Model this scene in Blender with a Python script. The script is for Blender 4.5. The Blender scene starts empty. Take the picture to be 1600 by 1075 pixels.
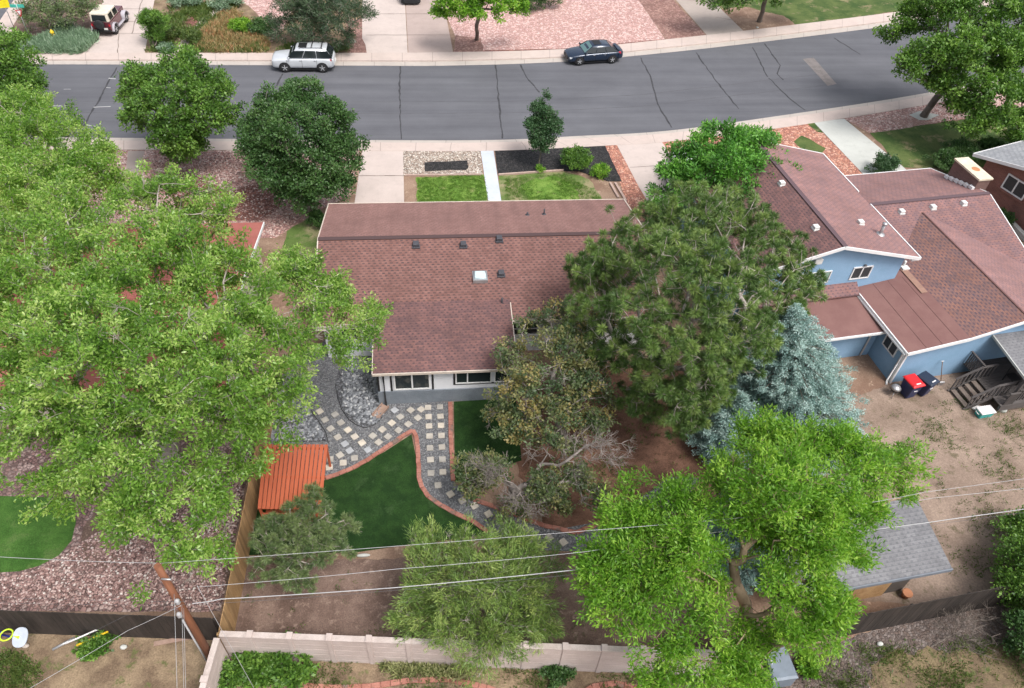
import bpy, math, random
import numpy as np
from mathutils import Vector, Matrix
rnd = random.Random(7)
RAD = math.radians
scene = bpy.context.scene
COL = scene.collection

# ------------------------------------------------------------------ camera, sky, sun, exposure
FPX, PITCH, ROLL, YAW, CAMH = 1170.0, RAD(45.3), RAD(3.91), RAD(8.26), 27.0
_fh = np.array([math.sin(YAW), math.cos(YAW), 0.0]); _rh = np.array([math.cos(YAW), -math.sin(YAW), 0.0])
FW = _fh*math.cos(PITCH) - np.array([0, 0, 1.0])*math.sin(PITCH)
_u0 = np.cross(_rh, FW)
RT = math.cos(ROLL)*_rh + math.sin(ROLL)*_u0
UP = -math.sin(ROLL)*_rh + math.cos(ROLL)*_u0
cam_data = bpy.data.cameras.new('camera'); cam = bpy.data.objects.new('camera', cam_data); COL.objects.link(cam)
cam_data.sensor_width = 36; cam_data.lens = FPX/1600*36; cam_data.clip_start = 0.1; cam_data.clip_end = 2000
cam.matrix_world = Matrix(((RT[0], UP[0], -FW[0], 0), (RT[1], UP[1], -FW[1], 0), (RT[2], UP[2], -FW[2], CAMH), (0, 0, 0, 1)))
scene.camera = cam
SUN_EL, SUN_AZ = RAD(60), RAD(142)          # azimuth clockwise from +Y (street side)
world = bpy.data.worlds.new('World'); scene.world = world; world.use_nodes = True
wn = world.node_tree; bg = wn.nodes['Background']
sky = wn.nodes.new('ShaderNodeTexSky'); sky.sky_type = 'NISHITA'; sky.sun_disc = False
sky.sun_elevation = SUN_EL; sky.sun_rotation = SUN_AZ; sky.air_density = 1.0; sky.dust_density = 5.0; sky.ozone_density = 0.6
hs = wn.nodes.new('ShaderNodeHueSaturation'); hs.inputs['Saturation'].default_value = 0.45
wn.links.new(sky.outputs[0], hs.inputs['Color']); wn.links.new(hs.outputs[0], bg.inputs['Color'])
bg.inputs['Strength'].default_value = 0.15
sd = bpy.data.lights.new('sun', 'SUN'); sd.energy = 1.6; sd.angle = RAD(20); sd.color = (1.0, 0.975, 0.94)
sun = bpy.data.objects.new('sun', sd); COL.objects.link(sun)
_s = Vector((math.sin(SUN_AZ)*math.cos(SUN_EL), math.cos(SUN_AZ)*math.cos(SUN_EL), math.sin(SUN_EL)))
sun.rotation_euler = _s.to_track_quat('Z', 'Y').to_euler(); sun.location = (0, 0, 60)
scene.view_settings.view_transform = 'Standard'; scene.view_settings.look = 'None'
scene.view_settings.exposure = 0.55; scene.view_settings.gamma = 1.0

def G(px, py, z=0.0):
    """world point at height z seen at photograph pixel (px, py)"""
    d = FW + RT*(px-800)/FPX - UP*(py-537.5)/FPX
    t = (z-CAMH)/d[2]
    return Vector((d[0]*t, d[1]*t, z))

# ------------------------------------------------------------------ object helpers
def tag(o, label=None, cat=None, group=None, kind=None):
    if label: o['label'] = label
    if cat: o['category'] = cat
    if group: o['group'] = group
    if kind: o['kind'] = kind
    return o
def thing(name, label, cat, loc=(0, 0, 0), rz=0.0, group=None):
    o = bpy.data.objects.new(name, None); COL.objects.link(o); o.location = loc; o.rotation_euler = (0, 0, rz)
    o.empty_display_size = 0.2
    return tag(o, label, cat, group)
def copy_tree(o, parent=None):
    c = o.copy(); COL.objects.link(c)
    if parent is not None: c.parent = parent
    for ch in list(o.children): copy_tree(ch, c)
    return c

def np_mesh(name, V, F, mat=None, parent=None, tint=None, smooth=False):
    """V (n,3) array, F (m,k) array of equal sized faces"""
    V = np.asarray(V, dtype=np.float32); F = np.asarray(F, dtype=np.int32)
    if parent is not None: V = V - np.array(parent.location, dtype=np.float32)
    me = bpy.data.meshes.new(name); k = F.shape[1]; m = len(F)
    me.vertices.add(len(V)); me.vertices.foreach_set('co', V.ravel())
    me.loops.add(m*k); me.loops.foreach_set('vertex_index', F.ravel())
    me.polygons.add(m); me.polygons.foreach_set('loop_start', np.arange(m, dtype=np.int32)*k)
    try: me.polygons.foreach_set('loop_total', np.full(m, k, dtype=np.int32))
    except Exception: pass
    if smooth: me.polygons.foreach_set('use_smooth', np.ones(m, dtype=bool))
    me.update(calc_edges=True)
    if tint is not None:
        a = me.attributes.new('tint', 'FLOAT', 'FACE'); a.data.foreach_set('value', np.asarray(tint, dtype=np.float32))
    if mat: me.materials.append(mat)
    o = bpy.data.objects.new(name, me); COL.objects.link(o)
    if parent is not None: o.parent = parent
    return o

class MB:
    """collects shapes, build() links them as ONE mesh object"""
    def __init__(s): s.v = []; s.f = []; s.uv = {}; s.sm = set()
    def face(s, pts, uv=None, smooth=False):
        i = len(s.v); s.v += [tuple(p) for p in pts]; s.f.append(list(range(i, i+len(pts))))
        if uv: s.uv[len(s.f)-1] = uv
        return s
    def box(s, x0, x1, y0, y1, z0, z1):
        x0, x1 = sorted((x0, x1)); y0, y1 = sorted((y0, y1)); z0, z1 = sorted((z0, z1))
        i = len(s.v)
        s.v += [(x0, y0, z0), (x1, y0, z0), (x1, y1, z0), (x0, y1, z0), (x0, y0, z1), (x1, y0, z1), (x1, y1, z1), (x0, y1, z1)]
        for q in ((0, 3, 2, 1), (4, 5, 6, 7), (0, 1, 5, 4), (1, 2, 6, 5), (2, 3, 7, 6), (3, 0, 4, 7)): s.f.append([i+k for k in q])
        return s
    def obox(s, c, ax, ay, az):
        """oriented box: centre c, half axes vectors"""
        c = Vector(c); ax = Vector(ax); ay = Vector(ay); az = Vector(az); i = len(s.v)
        for sx, sy, sz in ((-1, -1, -1), (1, -1, -1), (1, 1, -1), (-1, 1, -1), (-1, -1, 1), (1, -1, 1), (1, 1, 1), (-1, 1, 1)):
            s.v.append(tuple(c+ax*sx+ay*sy+az*sz))
        for q in ((0, 3, 2, 1), (4, 5, 6, 7), (0, 1, 5, 4), (1, 2, 6, 5), (2, 3, 7, 6), (3, 0, 4, 7)): s.f.append([i+k for k in q])
        return s
    def bar(s, a, b, w, h, up=(0, 0, 1)):
        """rectangular bar from a to b, width w (sideways), height h"""
        a = Vector(a); b = Vector(b); d = (b-a); L = d.length; d.normalize(); u = Vector(up)
        side = d.cross(u)
        if side.length < 1e-4: side = d.cross(Vector((1, 0, 0)))
        side.normalize(); u2 = side.cross(d).normalized()
        return s.obox((a+b)/2, d*(L/2), side*(w/2), u2*(h/2))
    def tube(s, pts, r, n=8, caps=True):
        pts = [Vector(p) for p in pts]; rs = r if isinstance(r, (list, tuple)) else [r]*len(pts); i0 = len(s.v)
        for k, p in enumerate(pts):
            d = (pts[min(k+1, len(pts)-1)]-pts[max(k-1, 0)]).normalized()
            a = d.cross(Vector((0, 0, 1)))
            if a.length < 1e-3: a = d.cross(Vector((0, 1, 0)))
            a.normalize(); b = d.cross(a)
            for j in range(n):
                t = 2*math.pi*j/n; s.v.append(tuple(p+(a*math.cos(t)+b*math.sin(t))*rs[k]))
        for k in range(len(pts)-1):
            for j in range(n):
                s.f.append([i0+k*n+j, i0+k*n+(j+1) % n, i0+(k+1)*n+(j+1) % n, i0+(k+1)*n+j]); s.sm.add(len(s.f)-1)
        if caps:
            s.f.append([i0+j for j in range(n)][::-1]); s.f.append([i0+(len(pts)-1)*n+j for j in range(n)])
        return s
    def lathe(s, c, prof, n=16):
        i0 = len(s.v); c = Vector(c)
        for r, z in prof:
            for j in range(n):
                t = 2*math.pi*j/n; s.v.append((c.x+r*math.cos(t), c.y+r*math.sin(t), c.z+z))
        for k in range(len(prof)-1):
            for j in range(n):
                s.f.append([i0+k*n+j, i0+k*n+(j+1) % n, i0+(k+1)*n+(j+1) % n, i0+(k+1)*n+j]); s.sm.add(len(s.f)-1)
        s.f.append([i0+j for j in range(n)][::-1]); s.f.append([i0+(len(prof)-1)*n+j for j in range(n)])
        return s
    def loft(s, rings, smooth=True):
        i0 = len(s.v); n = len(rings[0])
        for r in rings: s.v += [tuple(p) for p in r]
        for k in range(len(rings)-1):
            for j in range(n):
                s.f.append([i0+k*n+j, i0+k*n+(j+1) % n, i0+(k+1)*n+(j+1) % n, i0+(k+1)*n+j])
                if smooth: s.sm.add(len(s.f)-1)
        s.f.append([i0+j for j in range(n)][::-1]); s.f.append([i0+(len(rings)-1)*n+j for j in range(n)])
        return s
    def slab(s, pts, t, uvf=None):
        """polygon pts (3D, top) with thickness t straight down"""
        pts = [Vector(p) for p in pts]
        nz = sum((pts[i].x*pts[(i+1) % len(pts)].y-pts[(i+1) % len(pts)].x*pts[i].y) for i in range(len(pts)))
        if nz < 0: pts = pts[::-1]
        n = len(pts); i = len(s.v); lo = [p-Vector((0, 0, t)) for p in pts]
        s.v += [tuple(p) for p in pts]+[tuple(p) for p in lo]
        s.f.append([i+k for k in range(n)])
        if uvf: s.uv[len(s.f)-1] = [uvf(p) for p in pts]
        s.f.append([i+n+k for k in range(n)][::-1])
        if uvf: s.uv[len(s.f)-1] = [uvf(p) for p in lo[::-1]]
        for k in range(n):
            k2 = (k+1) % n
            s.f.append([i+k, i+n+k, i+n+k2, i+k2])
            if uvf: s.uv[len(s.f)-1] = [uvf(p) for p in (pts[k], lo[k], lo[k2], pts[k2])]
        return s
    def build(s, name, mat, parent=None, world=False, bevel=0, subsurf=0, smooth=False, solid=0):
        v = s.v
        if world and parent is not None:
            l = parent.location; v = [(p[0]-l.x, p[1]-l.y, p[2]-l.z) for p in v]
        me = bpy.data.meshes.new(name); me.from_pydata(v, [], s.f)
        if s.uv:
            L = me.uv_layers.new(name='UVMap')
            for p in me.polygons:
                u = s.uv.get(p.index)
                if u:
                    for k, li in enumerate(p.loop_indices): L.data[li].uv = u[k]
        for k in s.sm: me.polygons[k].use_smooth = True
        if smooth:
            for p in me.polygons: p.use_smooth = True
        me.update(); me.materials.append(mat)
        o = bpy.data.objects.new(name, me); COL.objects.link(o)
        if parent is not None: o.parent = parent
        if bevel:
            m = o.modifiers.new('bevel', 'BEVEL'); m.width = bevel; m.segments = 2; m.limit_method = 'ANGLE'
        if subsurf:
            m = o.modifiers.new('subsurf', 'SUBSURF'); m.levels = subsurf; m.render_levels = subsurf
        return o

# ------------------------------------------------------------------ materials
class NT:
    def __init__(s, name):
        s.m = bpy.data.materials.new(name); s.m.use_nodes = True; s.t = s.m.node_tree; s.b = s.t.nodes['Principled BSDF']
    def n(s, typ, **kw):
        o = s.t.nodes.new(typ)
        for k, v in kw.items():
            if k in o.inputs.keys() if isinstance(k, str) else False: o.inputs[k].default_value = v
            else: setattr(o, k, v)
        return o
    def l(s, a, b): s.t.links.new(a, b)
    def ramp(s, fac, stops, interp='LINEAR'):
        r = s.t.nodes.new('ShaderNodeValToRGB'); r.color_ramp.interpolation = interp
        while len(r.color_ramp.elements) < len(stops): r.color_ramp.elements.new(0.5)
        for e, (p, c) in zip(r.color_ramp.elements, stops):
            e.position = p; e.color = (c[0], c[1], c[2], 1) if hasattr(c, '__len__') else (c, c, c, 1)
        s.l(fac, r.inputs[0]); return r.outputs[0]
    def noise(s, vec, scale, detail=4, rough=0.6):
        o = s.t.nodes.new('ShaderNodeTexNoise'); o.inputs['Scale'].default_value = scale
        o.inputs['Detail'].default_value = detail; o.inputs['Roughness'].default_value = rough
        if vec is not None: s.l(vec, o.inputs['Vector'])
        return o.outputs['Fac']
    def mix(s, fac, a, b, mode='MIX'):
        o = s.t.nodes.new('ShaderNodeMixRGB'); o.blend_type = mode
        for i, x in ((0, fac), (1, a), (2, b)):
            if hasattr(x, 'is_output') or hasattr(x, 'links'): s.l(x, o.inputs[i])
            elif i == 0: o.inputs[0].default_value = x
            else: o.inputs[i].default_value = (x[0], x[1], x[2], 1)
        return o.outputs[0]
    def math(s, op, a, b=0.0):
        o = s.t.nodes.new('ShaderNodeMath'); o.operation = op
        for i, x in ((0, a), (1, b)):
            if hasattr(x, 'links'): s.l(x, o.inputs[i])
            else: o.inputs[i].default_value = x
        return o.outputs[0]
    def pos(s):
        return s.t.nodes.new('ShaderNodeNewGeometry').outputs['Position']
    def bump(s, h, strength=0.3, dist=0.02):
        o = s.t.nodes.new('ShaderNodeBump'); o.inputs['Strength'].default_value = strength; o.inputs['Distance'].default_value = dist
        s.l(h, o.inputs['Height']); s.l(o.outputs[0], s.b.inputs['Normal'])
    def done(s, col=None, rough=0.8, metal=0.0, spec=None):
        if col is not None:
            if hasattr(col, 'links'): s.l(col, s.b.inputs['Base Color'])
            else: s.b.inputs['Base Color'].default_value = (col[0], col[1], col[2], 1)
        s.b.inputs['Roughness'].default_value = rough; s.b.inputs['Metallic'].default_value = metal
        if spec is not None: s.b.inputs['Specular IOR Level'].default_value = spec
        return s.m

def sc(c, k): return (c[0]*k, c[1]*k, c[2]*k)
def m_plain(name, c, rough=0.6, metal=0.0, var=0.12, scale=3.0):
    n = NT(name); p = n.t.nodes.new('ShaderNodeTexCoord').outputs['Object']
    f = n.noise(p, scale, 5)
    return n.done(n.ramp(f, [(0.3, sc(c, 1-var)), (0.7, sc(c, 1+var))]), rough, metal)
def m_two(name, c1, c2, scale, c3=None, s2=None, rough=0.9, lo=0.4, hi=0.6, bump=0.3, bscale=30, fine=0.25):
    """patchy two tone ground with fine grain"""
    n = NT(name); p = n.pos()
    col = n.ramp(n.noise(p, scale, 6, 0.65), [(lo, c1), (hi, c2)])
    if c3 is not None: col = n.mix(n.ramp(n.noise(p, s2 or scale*4, 5, 0.7), [(0.56, 0), (0.64, 1)]), col, c3)
    n.b.inputs['Specular IOR Level'].default_value = 0.2
    g = n.noise(p, bscale, 4, 0.8)
    col = n.mix(1.0, col, n.ramp(g, [(0.3, 1-fine), (0.7, 1+fine)]), 'MULTIPLY')
    n.bump(g, bump, 0.03)
    return n.done(col, rough)
def m_gravel(name, cols, scale, big=None, rough=0.85, bump=0.8, gap=0.25):
    """voronoi stones, colour picked per stone"""
    n = NT(name); p = n.pos()
    v = n.t.nodes.new('ShaderNodeTexVoronoi'); v.inputs['Scale'].default_value = scale; n.l(p, v.inputs['Vector'])
    sep = n.t.nodes.new('ShaderNodeSeparateColor'); n.l(v.outputs['Color'], sep.inputs[0])
    k = len(cols); col = n.ramp(sep.outputs[0], [(i/k, c) for i, c in enumerate(cols)], 'CONSTANT')
    e = n.t.nodes.new('ShaderNodeTexVoronoi'); e.feature = 'DISTANCE_TO_EDGE'; e.inputs['Scale'].default_value = scale; n.l(p, e.inputs['Vector'])
    col = n.mix(1.0, col, n.ramp(e.outputs['Distance'], [(0.0, gap), (0.14, 1.0)]), 'MULTIPLY')
    if big:
        col = n.mix(n.ramp(n.noise(p, big[1], 6, 0.7), [(0.48, 0), (0.66, 1)]), col, n.mix(0.75, col, big[0]))
    n.bump(n.ramp(e.outputs['Distance'], [(0, 0), (0.3, 1)]), bump, 0.04)
    return n.done(col, rough)
def m_concrete(name, c, joint=None, var=0.10, stain=None):
    n = NT(name); p = n.pos()
    col = n.ramp(n.noise(p, 0.5, 6, 0.7), [(0.3, sc(c, 1-var)), (0.7, sc(c, 1+var*0.6))])
    col = n.mix(n.ramp(n.noise(p, 1.7, 7, 0.75), [(0.52, 0), (0.75, 0.6)]), col, stain or sc(c, 0.72))
    col = n.mix(1.0, col, n.ramp(n.noise(p, 40, 3, 0.8), [(0.3, 0.9), (0.7, 1.08)]), 'MULTIPLY')
    if joint:
        uv = n.t.nodes.new('ShaderNodeUVMap').outputs[0]; sx = n.t.nodes.new('ShaderNodeSeparateXYZ'); n.l(uv, sx.inputs[0])
        a = n.math('LESS_THAN', n.math('FRACT', n.math('DIVIDE', sx.outputs[0], joint)), 0.022)
        if joint > 0: col = n.mix(n.math('MULTIPLY', a, 0.5), col, sc(c, 0.4))
    return n.done(col, 0.88)
def m_shingle(name, c1, c2, dark, rowh=0.15, bw=0.33, density=0.45):
    """laminated shingles in metre UVs: rows, random tabs and dark cut-outs"""
    n = NT(name); uv = n.t.nodes.new('ShaderNodeUVMap').outputs[0]
    b = n.t.nodes.new('ShaderNodeTexBrick'); n.l(uv, b.inputs['Vector']); b.offset = 0.5; b.squash = 1.0
    b.inputs['Scale'].default_value = 1.0; b.inputs['Brick Width'].default_value = bw; b.inputs['Row Height'].default_value = rowh
    b.inputs['Mortar Size'].default_value = 0.0; b.inputs['Bias'].default_value = 0.0
    b.inputs['Color1'].default_value = (0, 0, 0, 1); b.inputs['Color2'].default_value = (1, 1, 1, 1)
    col = n.mix(b.outputs['Color'], c1, c2)
    # dark tab openings: lower part of each row, broken along it
    sx = n.t.nodes.new('ShaderNodeSeparateXYZ'); n.l(uv, sx.inputs[0])
    row = n.math('FLOOR', n.math('DIVIDE', sx.outputs[1], rowh)); fr = n.math('FRACT', n.math('DIVIDE', sx.outputs[1], rowh))
    off = n.math('MULTIPLY', n.math('FRACT', n.math('MULTIPLY', row, 0.37)), bw)
    fx = n.math('FRACT', n.math('DIVIDE', n.math('ADD', sx.outputs[0], off), bw*0.82))
    tab = n.math('MULTIPLY', n.math('LESS_THAN', fx, density), n.math('LESS_THAN', fr, 0.55))
    big = n.ramp(n.noise(uv, 0.9, 5, 0.75), [(0.35, 0.35), (0.65, 1.0)])
    col = n.mix(n.math('MULTIPLY', tab, big), col, dark)
    line = n.math('LESS_THAN', fr, 0.13)
    col = n.mix(n.math('MULTIPLY', line, 0.55), col, sc(dark, 0.8))
    col = n.mix(1.0, col, n.ramp(n.noise(uv, 0.45, 7, 0.8), [(0.3, 0.82), (0.7, 1.12)]), 'MULTIPLY')
    mp = n.t.nodes.new('ShaderNodeMapping'); mp.inputs['Scale'].default_value = (1.6, 0.16, 1); n.l(uv, mp.inputs[0])
    col = n.mix(1.0, col, n.ramp(n.noise(mp.outputs[0], 1.0, 6, 0.7), [(0.3, 0.84), (0.7, 1.14)]), 'MULTIPLY')
    col = n.mix(1.0, col, n.ramp(n.noise(uv, 22, 3, 0.8), [(0.3, 0.82), (0.7, 1.18)]), 'MULTIPLY')
    n.bump(n.math('SUBTRACT', fr, tab), 0.35, 0.02)
    return n.done(col, 0.9)
def m_wood(name, c1, c2, grain='Z', rough=0.75, s=(9, 9, 0.8)):
    n = NT(name); t = n.t.nodes.new('ShaderNodeTexCoord').outputs['Object']
    mp = n.t.nodes.new('ShaderNodeMapping'); mp.inputs['Scale'].default_value = s; n.l(t, mp.inputs[0])
    isl = n.t.nodes.new('ShaderNodeNewGeometry').outputs['Random Per Island']
    col = n.ramp(n.noise(mp.outputs[0], 1.0, 6, 0.7), [(0.3, c1), (0.7, c2)])
    col = n.mix(1.0, col, n.ramp(isl, [(0, 0.72), (1, 1.22)]), 'MULTIPLY')
    return n.done(col, rough)
def m_leaf(name, dark, mid, light, trans=0.3, rough=0.5, spec=0.5):
    n = NT(name); a = n.t.nodes.new('ShaderNodeAttribute'); a.attribute_name = 'tint'
    col = n.ramp(a.outputs['Fac'], [(0.08, dark), (0.5, mid), (0.95, light)])
    n.l(col, n.b.inputs['Base Color']); n.b.inputs['Roughness'].default_value = rough; n.b.inputs['Specular IOR Level'].default_value = spec
    tr = n.t.nodes.new('ShaderNodeBsdfTranslucent'); n.l(n.mix(1.0, col, (1.1, 1.25, 0.6), 'MULTIPLY'), tr.inputs[0])
    mx = n.t.nodes.new('ShaderNodeMixShader'); mx.inputs[0].default_value = trans
    n.l(n.b.outputs[0], mx.inputs[1]); n.l(tr.outputs[0], mx.inputs[2])
    n.l(mx.outputs[0], n.t.nodes['Material Output'].inputs[0]); return n.m
def m_brick(name, c1, c2, mortar, bw=0.22, rh=0.075):
    n = NT(name); t = n.t.nodes.new('ShaderNodeTexCoord').outputs['Object']
    sx = n.t.nodes.new('ShaderNodeSeparateXYZ'); n.l(t, sx.inputs[0]); cb = n.t.nodes.new('ShaderNodeCombineXYZ')
    n.l(n.math('ADD', sx.outputs[0], sx.outputs[1]), cb.inputs[0]); n.l(sx.outputs[2], cb.inputs[1])
    b = n.t.nodes.new('ShaderNodeTexBrick'); n.l(cb.outputs[0], b.inputs['Vector'])
    b.inputs['Scale'].default_value = 1; b.inputs['Brick Width'].default_value = bw; b.inputs['Row Height'].default_value = rh
    b.inputs['Mortar Size'].default_value = 0.007
    for k, c in (('Color1', c1), ('Color2', c2), ('Mortar', mortar)): b.inputs[k].default_value = (*c, 1)
    col = n.mix(1.0, b.outputs['Color'], n.ramp(n.noise(t, 1.2, 6, 0.7), [(0.3, 0.8), (0.7, 1.15)]), 'MULTIPLY')
    return n.done(col, 0.9)
def m_glass(name, c=(0.02, 0.028, 0.03)):
    n = NT(name); return n.done(c, 0.06, 0.0, 0.6)
def m_paint(name, c, metal=0.0, rough=0.25):
    n = NT(name); n.b.inputs['Coat Weight'].default_value = 0.8; n.b.inputs['Coat Roughness'].default_value = 0.06
    p = n.t.nodes.new('ShaderNodeTexCoord').outputs['Object']
    return n.done(n.ramp(n.noise(p, 2.5, 5), [(0.3, sc(c, 0.93)), (0.7, sc(c, 1.04))]), rough, metal)

M = {}
M['dirt'] = m_two('dirt', (0.20, 0.125, 0.09), (0.29, 0.20, 0.145), 0.55, (0.36, 0.26, 0.19), 1.8, bscale=14, fine=0.3)
M['dirt_dark'] = m_two('dark soil', (0.125, 0.082, 0.066), (0.20, 0.138, 0.112), 0.8, (0.26, 0.185, 0.15), 2.6, bscale=18, fine=0.35)
M['dirt_yard'] = m_two('yard dirt', (0.195, 0.142, 0.110), (0.30, 0.225, 0.178), 0.45, (0.15, 0.12, 0.08), 1.6, bscale=12, fine=0.3)
M['dry_grass'] = m_two('dry grass', (0.15, 0.105, 0.07), (0.27, 0.20, 0.13), 0.9, (0.11, 0.12, 0.045), 1.5, bscale=16, fine=0.4)
M['yard_mix'] = m_two('weedy soil', (0.14, 0.10, 0.065), (0.19, 0.145, 0.085), 0.8, (0.085, 0.105, 0.035), 1.1, bscale=16, fine=0.45)
M['needles'] = m_two('pine needle litter', (0.12, 0.064, 0.044), (0.20, 0.108, 0.075), 1.3, (0.09, 0.05, 0.03), 3, bscale=20, fine=0.4)
M['lawn'] = m_two('lawn', (0.100, 0.195, 0.03), (0.16, 0.26, 0.05), 1.6, (0.24, 0.25, 0.10), 1.4, bscale=20, fine=0.45)
M['lawn_dry'] = m_two('dry lawn', (0.10, 0.155, 0.04), (0.26, 0.23, 0.13), 0.45, (0.07, 0.13, 0.03), 1.5, bscale=18, fine=0.3, lo=0.42, hi=0.58)
M['lawn_deep'] = m_two('deep lawn', (0.045, 0.082, 0.022), (0.10, 0.132, 0.042), 0.5, (0.20, 0.175, 0.095), 0.6, bscale=18, fine=0.3)
M['turf'] = m_two('artificial turf', (0.012, 0.036, 0.008), (0.021, 0.056, 0.012), 1.6, (0.030, 0.064, 0.020), 0.9, bscale=26, fine=0.5, bump=1.0)
M['turf_light'] = m_two('bright turf', (0.040, 0.105, 0.018), (0.066, 0.15, 0.028), 1.1, (0.085, 0.15, 0.04), 0.7, bscale=24, fine=0.45, bump=1.0)
def m_asphalt(name, c1, c2):
    n = NT(name); p = n.pos(); mp = n.t.nodes.new('ShaderNodeMapping'); mp.inputs['Scale'].default_value = (0.06, 0.9, 1); n.l(p, mp.inputs[0])
    n.b.inputs['Specular IOR Level'].default_value = 0.25
    col = n.ramp(n.noise(mp.outputs[0], 1.0, 5, 0.6), [(0.3, c1), (0.7, c2)])
    col = n.mix(1.0, col, n.ramp(n.noise(p, 0.25, 7, 0.7), [(0.3, 0.9), (0.7, 1.1)]), 'MULTIPLY')
    col = n.mix(n.ramp(n.noise(p, 1.3, 6, 0.8), [(0.66, 0), (0.74, 0.35)]), col, (0.06, 0.06, 0.065))
    g = n.noise(p, 70, 3, 0.8); col = n.mix(1.0, col, n.ramp(g, [(0.3, 0.87), (0.7, 1.13)]), 'MULTIPLY')
    n.bump(g, 0.1, 0.02); return n.done(col, 0.85)
M['asphalt'] = m_asphalt('asphalt', (0.094, 0.096, 0.109), (0.128, 0.130, 0.144))
M['asphalt_patch'] = m_two('asphalt patch', (0.16, 0.145, 0.14), (0.20, 0.18, 0.175), 2, bscale=50, fine=0.2)
M['tar'] = m_two('tar', (0.045, 0.045, 0.05), (0.065, 0.065, 0.07), 3, bscale=30)
M['walk'] = m_concrete('pink pavement concrete', (0.50, 0.415, 0.375), joint=2.4)
M['gutter'] = m_concrete('gutter concrete', (0.43, 0.385, 0.35), joint=2.4)
M['drive'] = m_concrete('driveway concrete', (0.50, 0.425, 0.39))
M['drive_pink'] = m_concrete('worn driveway concrete', (0.39, 0.31, 0.28))
M['drive_grey'] = m_concrete('grey driveway concrete', (0.37, 0.315, 0.28))
M['walk_white'] = m_concrete('pale blue walkway concrete', (0.50, 0.54, 0.60))
M['pale_conc'] = m_concrete('pale concrete', (0.48, 0.49, 0.46))
M['pink_gravel'] = m_gravel('pink gravel', [(0.60, 0.37, 0.33), (0.46, 0.25, 0.22), (0.70, 0.52, 0.47), (0.36, 0.20, 0.18), (0.58, 0.42, 0.38)], 7, gap=0.35, big=((0.30, 0.18, 0.15), 0.4))
M['pink_gravel_far'] = m_gravel('fine pink gravel', [(0.62, 0.40, 0.36), (0.52, 0.31, 0.28), (0.70, 0.50, 0.46), (0.48, 0.28, 0.25)], 6, gap=0.5)
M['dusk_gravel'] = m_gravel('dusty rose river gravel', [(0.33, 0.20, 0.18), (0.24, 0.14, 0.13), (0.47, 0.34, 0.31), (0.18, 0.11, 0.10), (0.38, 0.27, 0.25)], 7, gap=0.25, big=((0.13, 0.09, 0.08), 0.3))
M['orange_gravel'] = m_gravel('orange gravel', [(0.55, 0.25, 0.17), (0.45, 0.20, 0.14), (0.63, 0.35, 0.26), (0.38, 0.16, 0.12)], 6, gap=0.4)
M['white_rock'] = m_gravel('cream river rock', [(0.50, 0.42, 0.35), (0.38, 0.29, 0.24), (0.60, 0.54, 0.47), (0.30, 0.23, 0.19), (0.45, 0.38, 0.33)], 7, gap=0.25)
M['grey_gravel'] = m_gravel('grey gravel', [(0.22, 0.225, 0.24), (0.17, 0.175, 0.19), (0.30, 0.305, 0.32), (0.14, 0.14, 0.15), (0.25, 0.25, 0.26)], 17, gap=0.5)
M['rock_bed'] = m_gravel('slate rock bed', [(0.16, 0.165, 0.18), (0.10, 0.10, 0.115), (0.24, 0.25, 0.27), (0.13, 0.13, 0.14)], 7, gap=0.2)
M['black_mulch'] = m_gravel('black mulch', [(0.018, 0.017, 0.018), (0.03, 0.028, 0.03), (0.012, 0.012, 0.012), (0.045, 0.04, 0.04)], 9, gap=0.5)
M['red_mulch'] = m_gravel('red mulch', [(0.22, 0.09, 0.07), (0.28, 0.12, 0.095), (0.17, 0.07, 0.055)], 6, gap=0.5)
M['brown_mulch'] = m_gravel('brown mulch', [(0.32, 0.18, 0.15), (0.25, 0.13, 0.11), (0.38, 0.23, 0.19)], 5, gap=0.6, big=((0.17, 0.09, 0.075), 0.5))
M['debris'] = m_gravel('dark gravel debris', [(0.15, 0.115, 0.10), (0.11, 0.085, 0.075), (0.19, 0.155, 0.14), (0.13, 0.095, 0.08)], 9, gap=0.6, big=((0.19, 0.13, 0.10), 0.35))

# ------------------------------------------------------------------ ground
def rings_subdiv(pts, step, jag, seed=1):
    r = random.Random(seed); out = []
    for i, p in enumerate(pts):
        q = pts[(i+1) % len(pts)]; L = (q-p).length; n = max(1, int(L/step)) if jag else 1
        for k in range(n):
            c = p.lerp(q, k/n)
            if jag and k: c = c+Vector((r.uniform(-jag, jag), r.uniform(-jag, jag), 0))
            out.append(c)
    return out
_pi = [0]
def patch(name, px, mat, z, jag=0.0, label=None):
    """flat sheet bounded by the polygon px (photograph pixels on the ground)"""
    from mathutils.geometry import delaunay_2d_cdt
    _pi[0] += 1; z += 0.0004*(_pi[0] % 12); r = random.Random(len(px)); P = [G(x, y, 0.0) for x, y in px]; out = []
    for i, p in enumerate(P):
        q = P[(i+1) % len(P)]; d = q-p; L = d.length; nrm = Vector((-d.y, d.x, 0))/max(L, 1e-6); n = max(1, int(L/0.22)) if jag else 1; s = 0.0
        for k in range(n):
            if k: s = s*0.75+r.uniform(-jag, jag)*0.5
            out.append(p.lerp(q, k/n)+nrm*s*min(1, k/2, (n-k)/2))
    v2 = [Vector((p.x, p.y)) for p in out]
    vs, _, fs, *_r = delaunay_2d_cdt(v2, [], [list(range(len(v2)))], 1, 1e-5)
    me = bpy.data.meshes.new(name); ff = []
    for f in fs:
        a, b, c = vs[f[0]], vs[f[1]], vs[f[2]]
        ff.append(f if (b-a).cross(c-a) > 0 else f[::-1])
    me.from_pydata([(v.x, v.y, z) for v in vs], [], ff); me.materials.append(M[mat])
    o = bpy.data.objects.new(name, me); COL.objects.link(o); return tag(o, label, kind='structure')
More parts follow.
